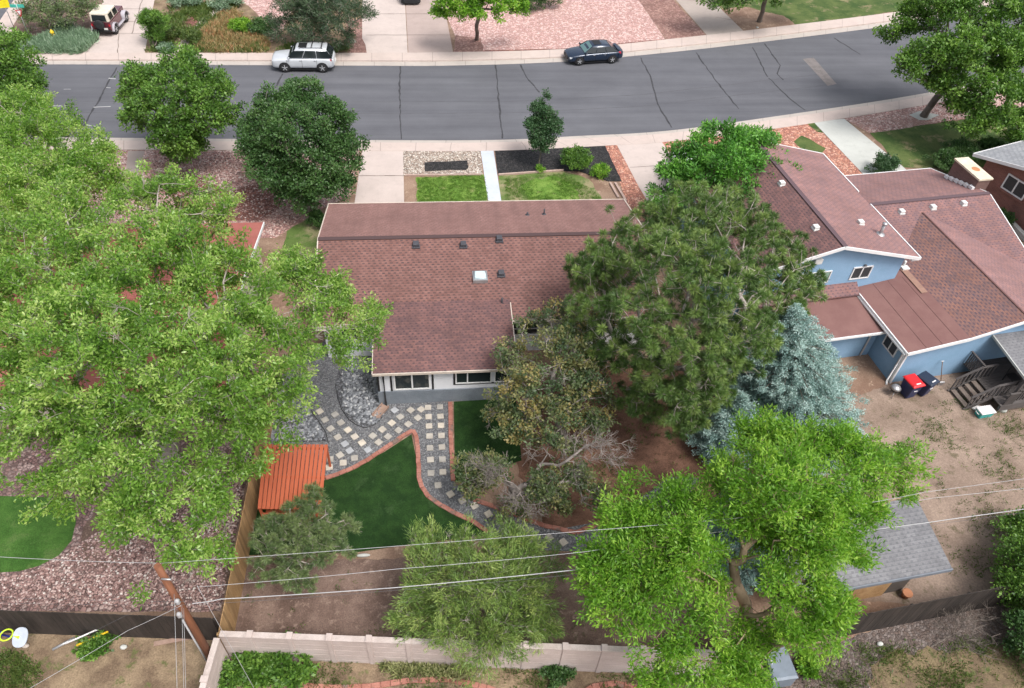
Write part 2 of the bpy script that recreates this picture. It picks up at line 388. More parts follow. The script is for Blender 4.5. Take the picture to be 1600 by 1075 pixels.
def wpoly(name, pts, mat, t, label=None):
    return tag(MB().slab([Vector(p) for p in pts], t).build(name, M[mat]), label, kind='structure')

wpoly('ground', [(-400, -300, -0.16), (500, -300, -0.16), (500, 600, -0.16), (-400, 600, -0.16)], 'dirt', 0.5, 'bare brown earth under the whole neighbourhood')
NEAR = [(-420, 208), (120, 213), (560, 217), (770, 217), (900, 211), (1040, 203), (1200, 182), (1430, 147), (1600, 112), (1900, 40)]
NEARB = [(-420, 232), (120, 234), (560, 236), (770, 236), (945, 228), (1040, 222), (1200, 203), (1430, 167), (1600, 134), (1900, 62)]
FAR = [(-25, 99), (120, 98), (560, 100), (700, 100), (880, 94), (1040, 80), (1200, 62), (1400, 37), (1500, 20), (1900, -50)]
FARB = [(-25, 84), (120, 83), (560, 83), (700, 82), (880, 77), (1040, 62), (1200, 44), (1400, 19), (1500, 3), (1900, -66)]
def dens(pts, n=6):
    """smooth the polyline (Catmull-Rom)"""
    P = [Vector((p[0], p[1], 0)) for p in [G(*q) for q in pts]]; out = []
    for i in range(len(P)-1):
        a = P[max(i-1, 0)]; b = P[i]; c = P[i+1]; d = P[min(i+2, len(P)-1)]
        for k in range(n):
            t = k/n; out.append(0.5*((2*b)+(c-a)*t+(2*a-5*b+4*c-d)*t*t+(3*b-a-3*c+d)*t**3))
    return out+[P[-1]]
nr, nb, fr_, fb = dens(NEAR), dens(NEARB), dens(FAR), dens(FARB)
nr3 = [a.lerp(b, .33) for a, b in zip(nr, nb)]; fr3 = [a.lerp(b, .34) for a, b in zip(fr_, fb)]
road_pts = [Vector((-70, 41, -.12)), ] + [Vector((p.x, p.y, -.12)) for p in nr[8:]]+[Vector((150, 200, -.12)), Vector((-70, 200, -.12))]
wpoly('road', [(p.x, p.y, -.12) for p in ([Vector((-90, nr[0].y-2, 0))]+[p-Vector((0, .5, 0)) for p in nr]+[Vector((160, 160, 0)), Vector((-90, 160, 0))])], 'asphalt', 0.03, 'grey asphalt street with dark tar seams crossing the neighbourhood')
tag(MB().slab([(p.x, p.y, 0) for p in nr3]+[(110, -30, 0), (-110, -30, 0), (-110, nr[0].y, 0)], 0.15).build('terrain', M['dirt']), 'brown earth of the lots on the near side of the street', kind='structure')
farl = [G(-25, 99), G(-14, 62), G(0, 32), G(22, 0), G(60, -60)]
tag(MB().slab([(p.x, p.y, 0) for p in fr3]+[(200, 200, 0), (-30, 200, 0)]+[(p.x, p.y, 0) for p in farl[::-1][:-1]], 0.15).build('terrain', M['dirt']), 'brown earth of the lots on the far side of the street', kind='structure')
def strip(name, A, B, t0, t1, z0, z1, mat, label, drop=0.14):
    """pavement strip between fractions t0,t1 across from A to B"""
    m = MB(); s = 0.0; W = (B[0]-A[0]).length
    for i in range(len(A)-1):
        a0 = A[i].lerp(B[i], t0); a1 = A[i].lerp(B[i], t1); b0 = A[i+1].lerp(B[i+1], t0); b1 = A[i+1].lerp(B[i+1], t1)
        L = (b0-a0).length; h = lambda p, z: (p.x, p.y, z)
        m.face([h(a0, z0), h(b0, z0), h(b1, z1), h(a1, z1)], [(s, 0), (s+L, 0), (s+L, 1), (s, 1)])
        m.face([h(a0, z0-drop), h(b0, z0-drop), h(b0, z0), h(a0, z0)], [(s, 0), (s+L, 0), (s+L, 0), (s, 0)])
        m.face([h(a1, z1), h(b1, z1), h(b1, z1-drop), h(a1, z1-drop)], [(s, 0), (s+L, 0), (s+L, 0), (s, 0)])
        s += L
    return tag(m.build(name, M[mat]), label, kind='structure')
strip('gutter', nr, nb, -0.02, 0.30, -0.10, -0.085, 'gutter', 'worn concrete gutter along the near side of the street', 0.03)
strip('pavement', nr, nb, 0.30, 1.0, 0.015, 0.03, 'walk', 'pink concrete pavement in front of the near houses')
strip('gutter', fr_, fb, -0.02, 0.32, -0.10, -0.085, 'gutter', 'worn concrete gutter along the far side of the street', 0.03)
strip('pavement', fr_, fb, 0.32, 1.0, 0.015, 0.03, 'walk', 'pink concrete pavement on the far side of the street')
# corner pavement of the cross street
cc = [G(x, y) for x, y in farl and [(-25, 99), (-14, 62), (0, 32), (22, 0), (60, -60)]]
ci = [G(x, y) for x, y in [(20, 92), (14, 62), (22, 38), (44, 2), (84, -60)]]
strip('pavement', cc, ci, 0.0, 1.0, 0.02, 0.03, 'walk', 'pink pavement turning the corner at the cross street')

Z1, Z2, Z3, Z4, Z5 = 0.006, 0.011, 0.016, 0.021, 0.026
# far side yards
patch('garden_bed', [(12, 86), (140, 84), (180, -10), (50, -10), (22, 38)], 'dirt_dark', Z1, 0.1, 'dark garden soil round the hydrant')
patch('driveway', [(128, 84), (226, 84), (246, -25), (172, -25)], 'drive', Z2, 0, 'pink concrete driveway under the hardtop off-roader')
patch('garden_bed', [(226, 83), (572, 83), (566, -20), (246, -20)], 'dry_grass', Z1, 0.1, 'wildflower garden soil between the two far driveways')
patch('gravel_bed', [(372, 0), (440, -10), (455, 20), (440, 50), (425, 66), (408, 60), (415, 40), (395, 15)], 'pink_gravel_far', Z2, 0.1, 'pale pink gravel patch in the wildflower garden')
patch('path', [(270, 84), (283, 84), (300, 60), (330, 28), (385, -8), (368, -8), (318, 26), (290, 55)], 'drive', Z3, 0, 'narrow pale path curving through the wildflower garden')
patch('red_mat', [(288, 38), (300, 21), (318, 25), (303, 44)], 'red_mulch', Z4, 0.05, 'small red gravel patch with white stone rim beside the garden path')
patch('soil_bed', [(545, 83), (573, 83), (571, 68), (566, 60), (566, 30), (540, 30)], 'brown_mulch', Z2, 0.05, 'brown soil under the leaning juniper')
patch('driveway', [(573, 83), (637, 83), (631, -30), (566, -30), (566, 60), (571, 70)], 'drive', Z2, 0, 'clean pink half of the wide driveway across the street')
patch('driveway', [(638, 83), (708, 82), (698, 30), (690, -30), (632, -30)], 'drive_pink', Z2, 0, 'stained half of the wide driveway across the street')
patch('gravel_bed', [(708, 82), (755, 81), (752, 60), (712, 55)], 'brown_mulch', Z2, 0.1, 'brown bed with rocks under the small street tree opposite')
patch('gravel_bed', [(755, 80), (880, 77), (1040, 62), (995, -4), (980, -30), (690, -30), (700, 30), (712, 58), (748, 62)], 'pink_gravel_far', Z1, 0, 'large bed of pink gravel behind the dark blue sedan')
patch('gravel_border', [(755, 82), (880, 79), (1040, 64), (1040, 61), (880, 76), (755, 79)], 'red_mulch', Z3, 0, 'thin red border along the pink gravel bed')
patch('mulch_bed', [(1041, 62), (1106, 58), (1052, 0), (1030, -30), (982, -30), (998, 0)], 'brown_mulch', Z2, 0.05, 'reddish brown mulch strip beside the grey driveway opposite')
patch('driveway', [(1106, 57), (1164, 51), (1128, 16), (1090, -30), (1034, -30), (1056, 0)], 'drive_grey', Z3, 0, 'grey brown driveway with the white car opposite')
patch('soil_bed', [(1166, 50), (1245, 41), (1225, 25), (1160, 10), (1128, 14)], 'dirt', Z2, 0.15, 'brown soil at the foot of the tree opposite')
patch('lawn', [(1240, 40), (1400, 18), (1500, 0), (1500, -60), (1080, -60), (1128, 12), (1215, 25)], 'lawn_deep', Z1, 0.2, 'green and brown lawn at the far right')
# near side front yards
patch('gravel_bed', [(-300, 234), (562, 236), (548, 306), (505, 325), (430, 372), (-300, 372)], 'pink_gravel', Z1, 0.05, 'pink river gravel in the front yard on the left')
patch('path', [(200, 236), (226, 236), (216, 275), (196, 275)], 'walk', Z2, 0, 'short pink path through the left gravel yard')
patch('mulch_bed', [(262, 276), (300, 272), (360, 300), (400, 285), (440, 300), (438, 322), (410, 345), (280, 345)], 'red_mulch', Z2, 0.06, 'terracotta mulch bed in the left gravel yard')
patch('lawn', [(448, 362), (500, 330), (512, 345), (506, 400), (490, 430), (430, 430)], 'lawn_dry', Z3, 0.12, 'dry grass strip beside the left end of the brown roof')
patch('driveway', [(566, 236), (630, 236), (632, 345), (550, 345)], 'drive', Z2, 0, 'pale pink driveway of the white house')
patch('gravel_bed', [(630, 236), (751, 235), (754, 273), (630, 274)], 'white_rock', Z2, 0.03, 'cream river rock bed between driveway and walkway')
patch('mulch_bed', [(663, 254), (730, 251), (732, 262), (728, 266), (700, 266), (664, 268)], 'black_mulch', Z3, 0.06, 'small black mulch strip in the cream rock bed')
patch('lawn', [(650, 277), (756, 273), (765, 345), (650, 345)], 'lawn', Z3, 0.12, 'bright green lawn left of the pale walkway')
patch('lawn', [(779, 275), (880, 268), (920, 280), (938, 305), (945, 345), (785, 345)], 'lawn_dry', Z2, 0.15, 'thin lawn right of the pale walkway')
patch('lawn', [(812, 290), (870, 275), (900, 290), (905, 312), (830, 335)], 'lawn', Z3, 0.3, 'greener patch in the thin lawn')
patch('walkway', [(751, 235), (771, 235), (788, 345), (767, 345)], 'walk_white', Z4, 0, 'pale blue grey front walkway of the white house')
patch('mulch_bed', [(773, 235), (870, 231), (945, 227), (958, 255), (972, 284), (950, 284), (905, 268), (860, 268), (778, 272)], 'black_mulch', Z3, 0.05, 'black mulch bed with young tree and shrubs')
patch('gravel_bed', [(946, 228), (964, 227), (1000, 296), (1030, 345), (985, 345), (970, 290)], 'orange_gravel', Z2, 0.04, 'narrow orange gravel strip beside the neighbour driveway')
patch('driveway', [(964, 227), (1034, 222), (1062, 262), (1100, 345), (1030, 345), (998, 292)], 'drive', Z3, 0, 'pink driveway of the blue house')
patch('gravel_bed', [(1034, 222), (1200, 203), (1270, 192), (1352, 275), (1400, 340), (1110, 345), (1062, 262)], 'orange_gravel', Z2, 0.04, 'orange gravel yard in front of the blue house')
patch('lawn', [(1252, 212), (1262, 216), (1290, 232), (1284, 240), (1255, 236), (1240, 222)], 'lawn_deep', Z3, 0.08, 'small green grass tuft strip in the orange gravel')
patch('lawn', [(1260, 193), (1272, 191), (1286, 208), (1276, 206)], 'lawn_deep', Z3, 0.05, 'tiny grass verge beside the pale footpath')
patch('walkway', [(1271, 191), (1319, 186), (1412, 262), (1450, 300), (1375, 300)], 'pale_conc', Z4, 0, 'pale grey footpath to the blue house')
patch('gravel_bed', [(1319, 186), (1430, 167), (1620, 132), (1640, 165), (1590, 172), (1360, 209)], 'pink_gravel', Z2, 0.04, 'pink gravel strip under the big street tree')
patch('lawn', [(1359, 208), (1535, 182), (1592, 168), (1700, 180), (1700, 240), (1540, 262), (1412, 262)], 'lawn_deep', Z3, 0.1, 'lawn in front of the brick house')
patch('kerb_stone', [(1420, 180), (1436, 174), (1468, 180), (1450, 188), (1436, 188)], 'pale_conc', Z5, 0, 'white edging at the foot of the big street tree')
# back yards
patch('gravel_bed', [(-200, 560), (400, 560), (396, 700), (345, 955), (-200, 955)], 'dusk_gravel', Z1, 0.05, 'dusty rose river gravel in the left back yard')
patch('lawn', [(-200, 770), (112, 778), (119, 815), (112, 845), (92, 868), (62, 884), (30, 893), (-200, 905)], 'turf_light', Z2, 0, 'bright green turf in the left back yard')
patch('soil_bed', [(150, 790), (195, 800), (200, 860), (170, 890), (130, 880), (125, 850)], 'dirt_dark', Z2, 0.2, 'dark bare soil in the rose gravel')
patch('soil_bed', [(345, 880), (905, 862), (1290, 1000), (1040, 1040), (350, 1012)], 'dirt_dark', Z1, 0.1, 'dark brown soil along the pink rear wall')
patch('needle_litter', [(800, 600), (1010, 560), (1300, 600), (1330, 690), (1190, 780), (1000, 850), (850, 820), (810, 730)], 'needles', Z1, 0.3, 'orange brown needle litter under the big pine')
patch('gravel_bed', [(412, 700), (425, 600), (545, 500), (593, 500), (594, 631), (706, 628), (708, 752), (738, 782), (870, 828), (960, 810), (1045, 745), (1095, 748), (1060, 800), (960, 858), (905, 862), (830, 860), (760, 832), (690, 792), (660, 762), (652, 715), (645, 677), (560, 725), (505, 750), (503, 800), (410, 800)], 'grey_gravel', Z2, 0.03, 'grey gravel of the back patio and garden path')
patch('rock_bed', [(540, 520), (593, 520), (594, 634), (600, 648), (588, 664), (566, 667), (545, 655), (533, 635), (524, 600)], 'rock_bed', Z3, 0.03, 'slate coloured river rock beside the house corner')
patch('rock_bed', [(440, 600), (483, 640), (498, 662), (512, 690), (414, 692), (420, 640)], 'rock_bed', Z3, 0.04, 'slate coloured river rock behind the orange shelter')
patch('artificial_turf', [(509, 750), (560, 727), (600, 707), (643, 679), (650, 715), (652, 750), (668, 777), (700, 797), (745, 815), (763, 836), (640, 851), (560, 863), (386, 868), (400, 795)], 'turf', Z4, 0, 'dark green turf lawn bordered by red brick')
patch('artificial_turf', [(709, 628), (806, 622), (815, 720), (711, 753)], 'turf', Z4, 0, 'smaller dark green turf below the right window')
# right neighbour yard and the yards behind the wall
patch('yard_soil', [(1290, 640), (1385, 600), (1530, 580), (1900, 520), (1900, 900), (1560, 930), (1420, 945), (1330, 940)], 'dirt_yard', Z1, 0.15, 'dusty tan yard with weeds behind the blue house')
patch('yard_soil', [(-200, 985), (325, 985), (345, 1035), (330, 1200), (-200, 1200)], 'dry_grass', Z1, 0.1, 'brown dry yard behind the dark left fence')
patch('yard_soil', [(365, 1020), (1000, 1045), (1010, 1200), (330, 1200)], 'dry_grass', Z2, 0.1, 'dry planted yard behind the pink wall')
patch('yard_soil', [(1040, 1040), (1290, 1005), (1570, 930), (1800, 890), (1800, 1300), (1040, 1300)], 'debris', Z1, 0.15, 'dark littered ground behind the right fence')
patch('lawn', [(1360, 1040), (1500, 1015), (1700, 990), (1700, 1200), (1340, 1200)], 'yard_mix', Z2, 0.4, 'patchy grass in the bottom right yard')
patch('lawn', [(-200, 1015), (35, 1022), (62, 1050), (50, 1090), (-200, 1150)], 'yard_mix', Z2, 0.3, 'patchy grass in the bottom left yard')

# tar seams and patches on the street
def ribbon(m, px, w, z):
    P = [G(x, y) for x, y in px]
    Q = []
    for i in range(len(P)-1):
        n = max(2, int((P[i+1]-P[i]).length/0.5))
        for k in range(n): Q.append(P[i].lerp(P[i+1], k/n)+Vector((rnd.uniform(-.05, .05), rnd.uniform(-.02, .02), 0)))
    Q.append(P[-1])
    for i in range(len(Q)-1):
        d = (Q[i+1]-Q[i]).normalized(); s = Vector((-d.y, d.x, 0))*w/2*rnd.uniform(.7, 1.5)
        m.face([(p.x, p.y, z) for p in (Q[i]-s, Q[i+1]-s, Q[i+1]+s, Q[i]+s)])
m = MB()
for px in ([(182, 103), (150, 160), (120, 211)], [(441, 113), (430, 135)], [(625, 101), (624, 150), (627, 215)], [(775, 99), (779, 150), (785, 214)],
           [(813, 99), (822, 118), (843, 142)], [(1001, 88), (1018, 120), (1028, 160), (1050, 197)], [(1088, 80), (1120, 125), (1155, 168)], [(1177, 72), (1183, 85), (1200, 118)],
           [(1196, 66), (1219, 100), (1215, 113), (1225, 123)], [(1202, 120), (1233, 150), (1259, 170)], [(1303, 57), (1345, 83)]):
    ribbon(m, px, 0.10, -0.114)
tag(m.build('tar_seam', M['tar']), 'dark tar seams across the grey asphalt', kind='structure')
m = MB()
for y0 in (158, 176): ribbon(m, [(60, y0-3), (400, y0), (800, y0-2), (1000, y0-12), (1300, y0-46)], 0.05, -0.115)
tag(m.build('paving_joint', m_plain('joint line', (0.085, 0.085, 0.095), .9)), 'faint lengthwise paving joints in the asphalt', kind='structure')
m = MB().face([(G(x, y).x, G(x, y).y, -0.113) for x, y in ((1255, 90), (1272, 88), (1308, 129), (1294, 132))])
tag(m.build('road_patch', M['asphalt_patch']), 'narrow pale repair patch in the asphalt on the right', kind='structure')
m = MB()
for a in (((139, 53), (229, 53)), ((150, 34), (233, 34)), ((165, 14), (238, 14)), ((222, 0), (206, 53)), ((186, 54), (184, 83)), ((571, 55), (705, 55)), ((570, 22), (697, 22)), ((1118, 27), (1146, 32)), ((558, 275), (631, 275)), ((984, 262), (1056, 258))):
    ribbon(m, a, 0.045, 0.0285)
tag(m.build('concrete_joint', m_plain('dirty joint', (0.16, 0.13, 0.11), .9)), 'dirty expansion joints across the concrete driveways', kind='structure')
M['road_paint'] = m_plain('worn white paint', (0.42, 0.42, 0.42), 0.8)
m = MB()
for a, b in (((146, 165), (172, 164)), ((82, 163), (95, 163)), ((98, 137), (110, 137)), ((164, 134), (172, 135)), ((132, 193), (150, 195)), ((168, 120), (180, 121))): ribbon(m, [a, b], 0.07, -0.112)
tag(m.build('road_paint', M['road_paint']), 'small faded white utility marks on the asphalt at the left', kind='structure')

# ------------------------------------------------------------------ houses
M['white_wall'] = m_plain('white painted siding', (0.72, 0.73, 0.76), 0.7, 0, 0.04)
M['white_trim'] = m_plain('white trim', (0.74, 0.74, 0.74), 0.55, 0, 0.06)
M['cream_trim'] = m_plain('cream drip edge', (0.58, 0.50, 0.43), 0.6, 0, 0.15, 8)
M['black_trim'] = m_plain('black trim', (0.012, 0.012, 0.014), 0.5)
M['grey_found'] = m_two('grey painted foundation', (0.17, 0.195, 0.225), (0.21, 0.235, 0.265), 1.2, bscale=40, fine=0.25)
M['blue_wall'] = m_two('blue stucco', (0.225, 0.365, 0.52), (0.25, 0.395, 0.56), 0.9, bscale=40, fine=0.12, bump=0.2)
M['glass'] = m_glass('window glass')
M['glass_green'] = m_plain('window with green curtain', (0.22, 0.33, 0.27), 0.2)
M['screen'] = m_plain('dark window screen', (0.035, 0.04, 0.045), 0.5, 0, 0.3, 12)
M['shingle_main'] = m_shingle('terracotta shingles', (0.170, 0.082, 0.069), (0.225, 0.114, 0.097), (0.066, 0.043, 0.046), density=0.46)
M['shingle_sheen'] = m_shingle('shingles with painted sheen', (0.225, 0.118, 0.102), (0.265, 0.145, 0.128), (0.145, 0.085, 0.08), density=0.3)  # lighter copy for the street-side slope, grazing sheen painted into the colour
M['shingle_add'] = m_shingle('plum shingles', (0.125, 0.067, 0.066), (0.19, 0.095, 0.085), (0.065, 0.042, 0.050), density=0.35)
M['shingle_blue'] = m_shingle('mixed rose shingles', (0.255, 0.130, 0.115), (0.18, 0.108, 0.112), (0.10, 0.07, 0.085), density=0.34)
M['shingle_rose_lit'] = m_shingle('rose shingles with painted sheen', (0.29, 0.155, 0.14), (0.23, 0.135, 0.135), (0.15, 0.095, 0.105), density=0.3)  # rose blend lightened for right and street-side slopes, their sheen painted in
M['shingle_bright'] = m_shingle('orange blend shingles', (0.255, 0.125, 0.096), (0.17, 0.100, 0.095), (0.08, 0.06, 0.078), bw=0.36, density=0.5)
M['shingle_grey'] = m_shingle('grey shingles', (0.155, 0.155, 0.165), (0.195, 0.195, 0.205), (0.12, 0.12, 0.13), density=0.35, bw=0.33)
M['shingle_lgrey'] = m_shingle('light grey shingles', (0.25, 0.26, 0.28), (0.33, 0.34, 0.36), (0.19, 0.195, 0.21), density=0.4, bw=0.5)
M['membrane'] = m_two('brown roll roofing', (0.185, 0.098, 0.090), (0.215, 0.118, 0.107), 0.7, bscale=40, fine=0.1, bump=0.1)
M['membrane_lap'] = m_plain('roll roofing lap', (0.14, 0.07, 0.064), 0.9)
M['membrane_tan'] = m_plain('tan roofing patch', (0.27, 0.16, 0.12), 0.9)
M['vent_dark'] = m_plain('dark vent metal', (0.055, 0.055, 0.065), 0.6)
M['vent_white'] = m_plain('white vent metal', (0.62, 0.62, 0.60), 0.5)
M['skylight'] = m_plain('frosted skylight dome', (0.50, 0.60, 0.63), 0.15, 0, 0.05)
M['red_brick'] = m_brick('red brick', (0.25, 0.10, 0.075), (0.19, 0.075, 0.06), (0.21, 0.15, 0.13))
M['brown_brick'] = m_brick('brown brick', (0.17, 0.095, 0.08), (0.13, 0.07, 0.06), (0.15, 0.11, 0.10))
M['cap'] = m_plain('rust stained chimney cap', (0.62, 0.55, 0.42), 0.8, 0, 0.2, 2)
M['rust'] = m_plain('rust stain', (0.45, 0.20, 0.09), 0.9)
M['metal'] = m_plain('galvanised metal', (0.42, 0.42, 0.43), 0.4, 0.6)
M['dark_wall'] = m_plain('shed dark siding', (0.10, 0.085, 0.075), 0.9)

def roof_uv(o, e):
    """metre UVs: u along eave direction e, v up the slope from origin o"""
    o = Vector(o); e = Vector(e).normalized()
    def f(p):
        d = Vector(p)-o; u = d.dot(e); r = d-e*u
        return (u+20, math.copysign(r.length, r.z if abs(r.z) > 1e-4 else 1)+20*0.15)
    return f
def slab_roof(name, pts, mat, parent, t=0.12, world=True, eave=0, label=None):
    e = Vector(pts[(eave+1) % len(pts)])-Vector(pts[eave])
    o = MB().slab(pts, t, roof_uv(pts[eave], e)).build(name, M[mat], parent, world); return tag(o, label)
def on_plane(px, py, f):
    z = 3.0
    for _ in range(14): g = G(px, py, z); z = f(g.x, g.y)
    return Vector((g.x, g.y, z))
def on_y(px, py, y):
    d = FW + RT*(px-800)/FPX - UP*(py-537.5)/FPX; t = y/d[1]
    return (d[0]*t, CAMH+d[2]*t)
def window(parent, x0, x1, z0, z1, y, mulls=(0.5,), world=True, glass='glass', name='window', fw=0.06, frame='white_trim', ydir=-1):
    """window on a wall facing -Y; frame stands proud of the wall"""
    f = MB()
    a, b = y+ydir*0.05, y-ydir*0.02
    for q in ((x0, x1, z0, z0+fw), (x0, x1, z1-fw, z1)): f.box(q[0], q[1], a, b, q[2], q[3])
    xs = [x0, x1-fw]+[x0+(x1-x0)*k-fw/2 for k in mulls]
    for x in xs: f.box(x, x+fw, a, b, z0+fw, z1-fw)
    w = f.build(name, M[frame], parent, world)
    if world: pass
    g = MB().box(x0+0.01, x1-0.01, y+ydir*0.015, y-ydir*0.01, z0+0.01, z1-0.01)
    if world:
        l = parent.location; g.v = [(p[0]-l.x, p[1]-l.y, p[2]-l.z) for p in g.v]
    g.build('pane', M[glass], w)
    return w

# ---- white house
H1 = thing('house', 'white house with brown shingle roof and skylight in the middle of the picture', 'house', (2.5, 28, 0))
SL = 1.35/4.85
main_r = lambda x, y: 2.5+(y-25.55)*SL if y < 30.4 else 3.85-(y-30.4)*1.3/4.85
tag(MB().box(-5.25, 10.65, 25.95, 34.85, -0.1, 2.42).build('wall', M['white_wall'], H1, True))
for x0, x1 in ((-5.25, -5.1), (10.5, 10.65)):
    MB().loft([[(x0, 25.95, 2.42), (x0, 34.85, 2.42), (x0, 30.4, 3.62)], [(x1, 25.95, 2.42), (x1, 34.85, 2.42), (x1, 30.4, 3.62)]], False).build('gable', M['white_wall'], H1, True)
slab_roof('roof', [(-5.6, 25.55, 2.5), (11.0, 25.55, 2.5), (11.0, 30.4, 3.85), (-5.6, 30.4, 3.85)], 'shingle_main', H1)
slab_roof('roof', [(-5.6, 35.25, 2.55), (11.0, 35.25, 2.55), (11.0, 30.4, 3.852), (-5.6, 30.4, 3.852)], 'shingle_sheen', H1)
rc = MB(); 
rc.bar((-5.62, 30.4, 3.862), (11.02, 30.4, 3.862), 0.26, 0.03); o = rc.build('ridge_cap', M['shingle_main'], H1, True)
f = MB()
f.box(-5.62, 11.02, 35.25, 35.30, 2.38, 2.565); f.bar((-5.63, 35.27, 2.50), (-5.63, 30.4, 3.80), 0.05, 0.15); f.bar((11.03, 35.27, 2.50), (11.03, 30.4, 3.80), 0.05, 0.15)
f.bar((-5.63, 25.53, 2.45), (-5.63, 30.4, 3.80), 0.05, 0.15); f.bar((11.03, 25.53, 2.45), (11.03, 30.4, 3.80), 0.05, 0.15); f.box(-5.62, 11.02, 25.5, 25.55, 2.34, 2.505)
f.build('fascia', M['cream_trim'], H1, True)
MB().box(-2.69, 3.5, 22.87, 25.95, 0.85, 2.22).build('wall', M['white_wall'], H1, True)
MB().box(-2.71, 3.52, 22.81, 25.95, -0.1, 0.85).build('foundation', M['grey_found'], H1, True)
slab_roof('roof', [(-2.82, 22.6, 2.34), (3.6, 22.6, 2.34), (3.6, 26.6, 2.93), (-2.82, 26.6, 2.93)], 'shingle_add', H1, 0.1)
f = MB(); f.box(-2.84, 3.62, 22.55, 22.6, 2.22, 2.35); f.bar((-2.84, 22.6, 2.28), (-2.84, 26.4, 2.84), 0.04, 0.13); f.bar((3.62, 22.6, 2.28), (3.62, 26.4, 2.84), 0.04, 0.13)
f.build('fascia', M['cream_trim'], H1, True)
xa = on_y(615, 595, 22.85)[0]; xb = on_y(672.5, 595, 22.85)[0]
window(H1, xa, xb, 0.93, 2.15, 22.87, (0.5,), fw=0.07)
xc = on_y(709, 590, 22.85)[0]; xd = on_y(768, 590, 22.85)[0]
window(H1, xc+0.08, xd, 1.20, 2.12, 22.87, (0.33,), fw=0.055)
window(H1, xd+0.12, 3.38, 1.20, 2.12, 22.87, (), fw=0.055)
for x in (-2.69, xa-0.16, xb+0.06): MB().box(x, x+0.09, 22.845, 22.87, 0.86, 2.2).build('trim', M['black_trim'], H1, True)
MB().box(xc-0.02, xc+0.06, 22.845, 22.87, 1.12, 2.2).build('trim', M['black_trim'], H1, True); MB().box(xc+.06, 3.42, 22.843, 22.87, 1.12, 1.19).build('trim', M['black_trim'], H1, True)
xg = on_y(600, 600, 22.8)[0]
MB().tube([(xg-.05, 22.6, 2.2), (xg, 22.74, 2.0), (xg, 22.74, 0.1), (xg+.02, 22.6, 0.02)], 0.045, 8).build('downpipe', M['black_trim'], H1, True)
window(H1, 3.75, 5.0, 1.15, 2.0, 25.95, (), fw=0.04, frame='white_trim')
MB().box(3.7, 5.0, 25.90, 25.93, 1.55, 1.60).build('blind_rail', M['white_trim'], H1, True)
window(H1, 7.5, 8.9, 1.15, 2.0, 25.95, (0.5,))
window(H1, -4.6, -3.5, 1.15, 2.0, 25.95, (0.5,))
for (x0, x1) in ((1.0, 2.6), (7.4, 9.2)): window(H1, x0, x1, 0.95, 2.05, 34.85, (0.5,), ydir=1)
MB().box(-4.6, -1.9, 34.85, 34.9, 0, 2.1).build('garage_door', M['white_trim'], H1, True)
MB().box(4.2, 5.1, 34.85, 34.9, 0, 2.05).build('door', M['black_trim'], H1, True)
def box_vent(px, py, rf, parent, mat, s=0.3, h=0.18, world=True):
    p = on_plane(px, py, rf); v = MB()
    v.box(p.x-s/2*1.35, p.x+s/2*1.35, p.y-s/2*1.35, p.y+s/2*1.35, p.z-0.04, p.z+0.03)
    v.loft([[(p.x-s/2, p.y-s/2, p.z), (p.x+s/2, p.y-s/2, p.z), (p.x+s/2, p.y+s/2, p.z), (p.x-s/2, p.y+s/2, p.z)],
            [(p.x-s/2.1, p.y-s/2.1, p.z+h), (p.x+s/2.1, p.y-s/2.1, p.z+h), (p.x+s/2.1, p.y+s/2.1, p.z+h+.04), (p.x-s/2.1, p.y+s/2.1, p.z+h+.04)]], False)
    v.build('roof_vent', M[mat], parent, world, bevel=0.02)
for q in ((650, 384), (724, 384), (780, 375), (783, 429)): box_vent(*q, main_r, H1, 'vent_dark')
p = on_plane(750, 433, main_r)
MB().box(p.x-.36, p.x+.36, p.y-.36, p.y+.36, p.z-.1, p.z+.12).build('skylight', M['metal'], H1, True, bevel=.02)
MB().loft([[(p.x-.31, p.y-.31, p.z+.12), (p.x+.31, p.y-.31, p.z+.12), (p.x+.31, p.y+.31, p.z+.14), (p.x-.31, p.y+.31, p.z+.14)],
           [(p.x-.22, p.y-.22, p.z+.18), (p.x+.22, p.y-.22, p.z+.18), (p.x+.22, p.y+.22, p.z+.2), (p.x-.22, p.y+.22, p.z+.2)]]).build('skylight_dome', M['skylight'], H1, True)
for (px, py, h, r) in ((784, 477, .42, .045), (850, 335, .3, .04), (824, 336, .12, .05), (584, 488, .25, .05)):
    p = on_plane(px, py, main_r); v = MB().tube([(p.x, p.y, p.z-.1), (p.x, p.y, p.z+h+.05)], r, 8); v.lathe((p.x, p.y, p.z-.02), [(.13, 0), (.12, .04), (.05, .07)], 10)
    v.build('vent_pipe', M['vent_dark'], H1, True)

# ---- blue house (local frame: u along the rear wall, v towards the street)
B0 = Vector((22.43, 22.83, 0)); BR = RAD(7)
H2 = thing('house', 'blue stucco split level house with rose brown shingle roofs on the right', 'house', B0, BR)
def toL(p):
    d = Vector(p)-B0; c, s = math.cos(BR), math.sin(BR); return Vector((c*d.x+s*d.y, -s*d.x+c*d.y, d.z))
def toW(u, v, z=0):
    c, s = math.cos(BR), math.sin(BR); return Vector((B0.x+c*u-s*v, B0.y+s*u+c*v, z))
MB().box(-6.8, 1.75, 4.4, 13.4, -.1, 4.42).build('wall', M['blue_wall'], H2)
MB().loft([[(-6.8, 4.4, 4.42), (1.75, 4.4, 4.42), (1.75, 4.4, 4.46), (-2.5, 4.4, 5.58), (-6.8, 4.4, 4.46)], [(-6.8, 13.4, 4.42), (1.75, 13.4, 4.42), (1.75, 13.4, 4.46), (-2.5, 13.4, 5.58), (-6.8, 13.4, 4.46)]], False).build('gable', M['blue_wall'], H2)
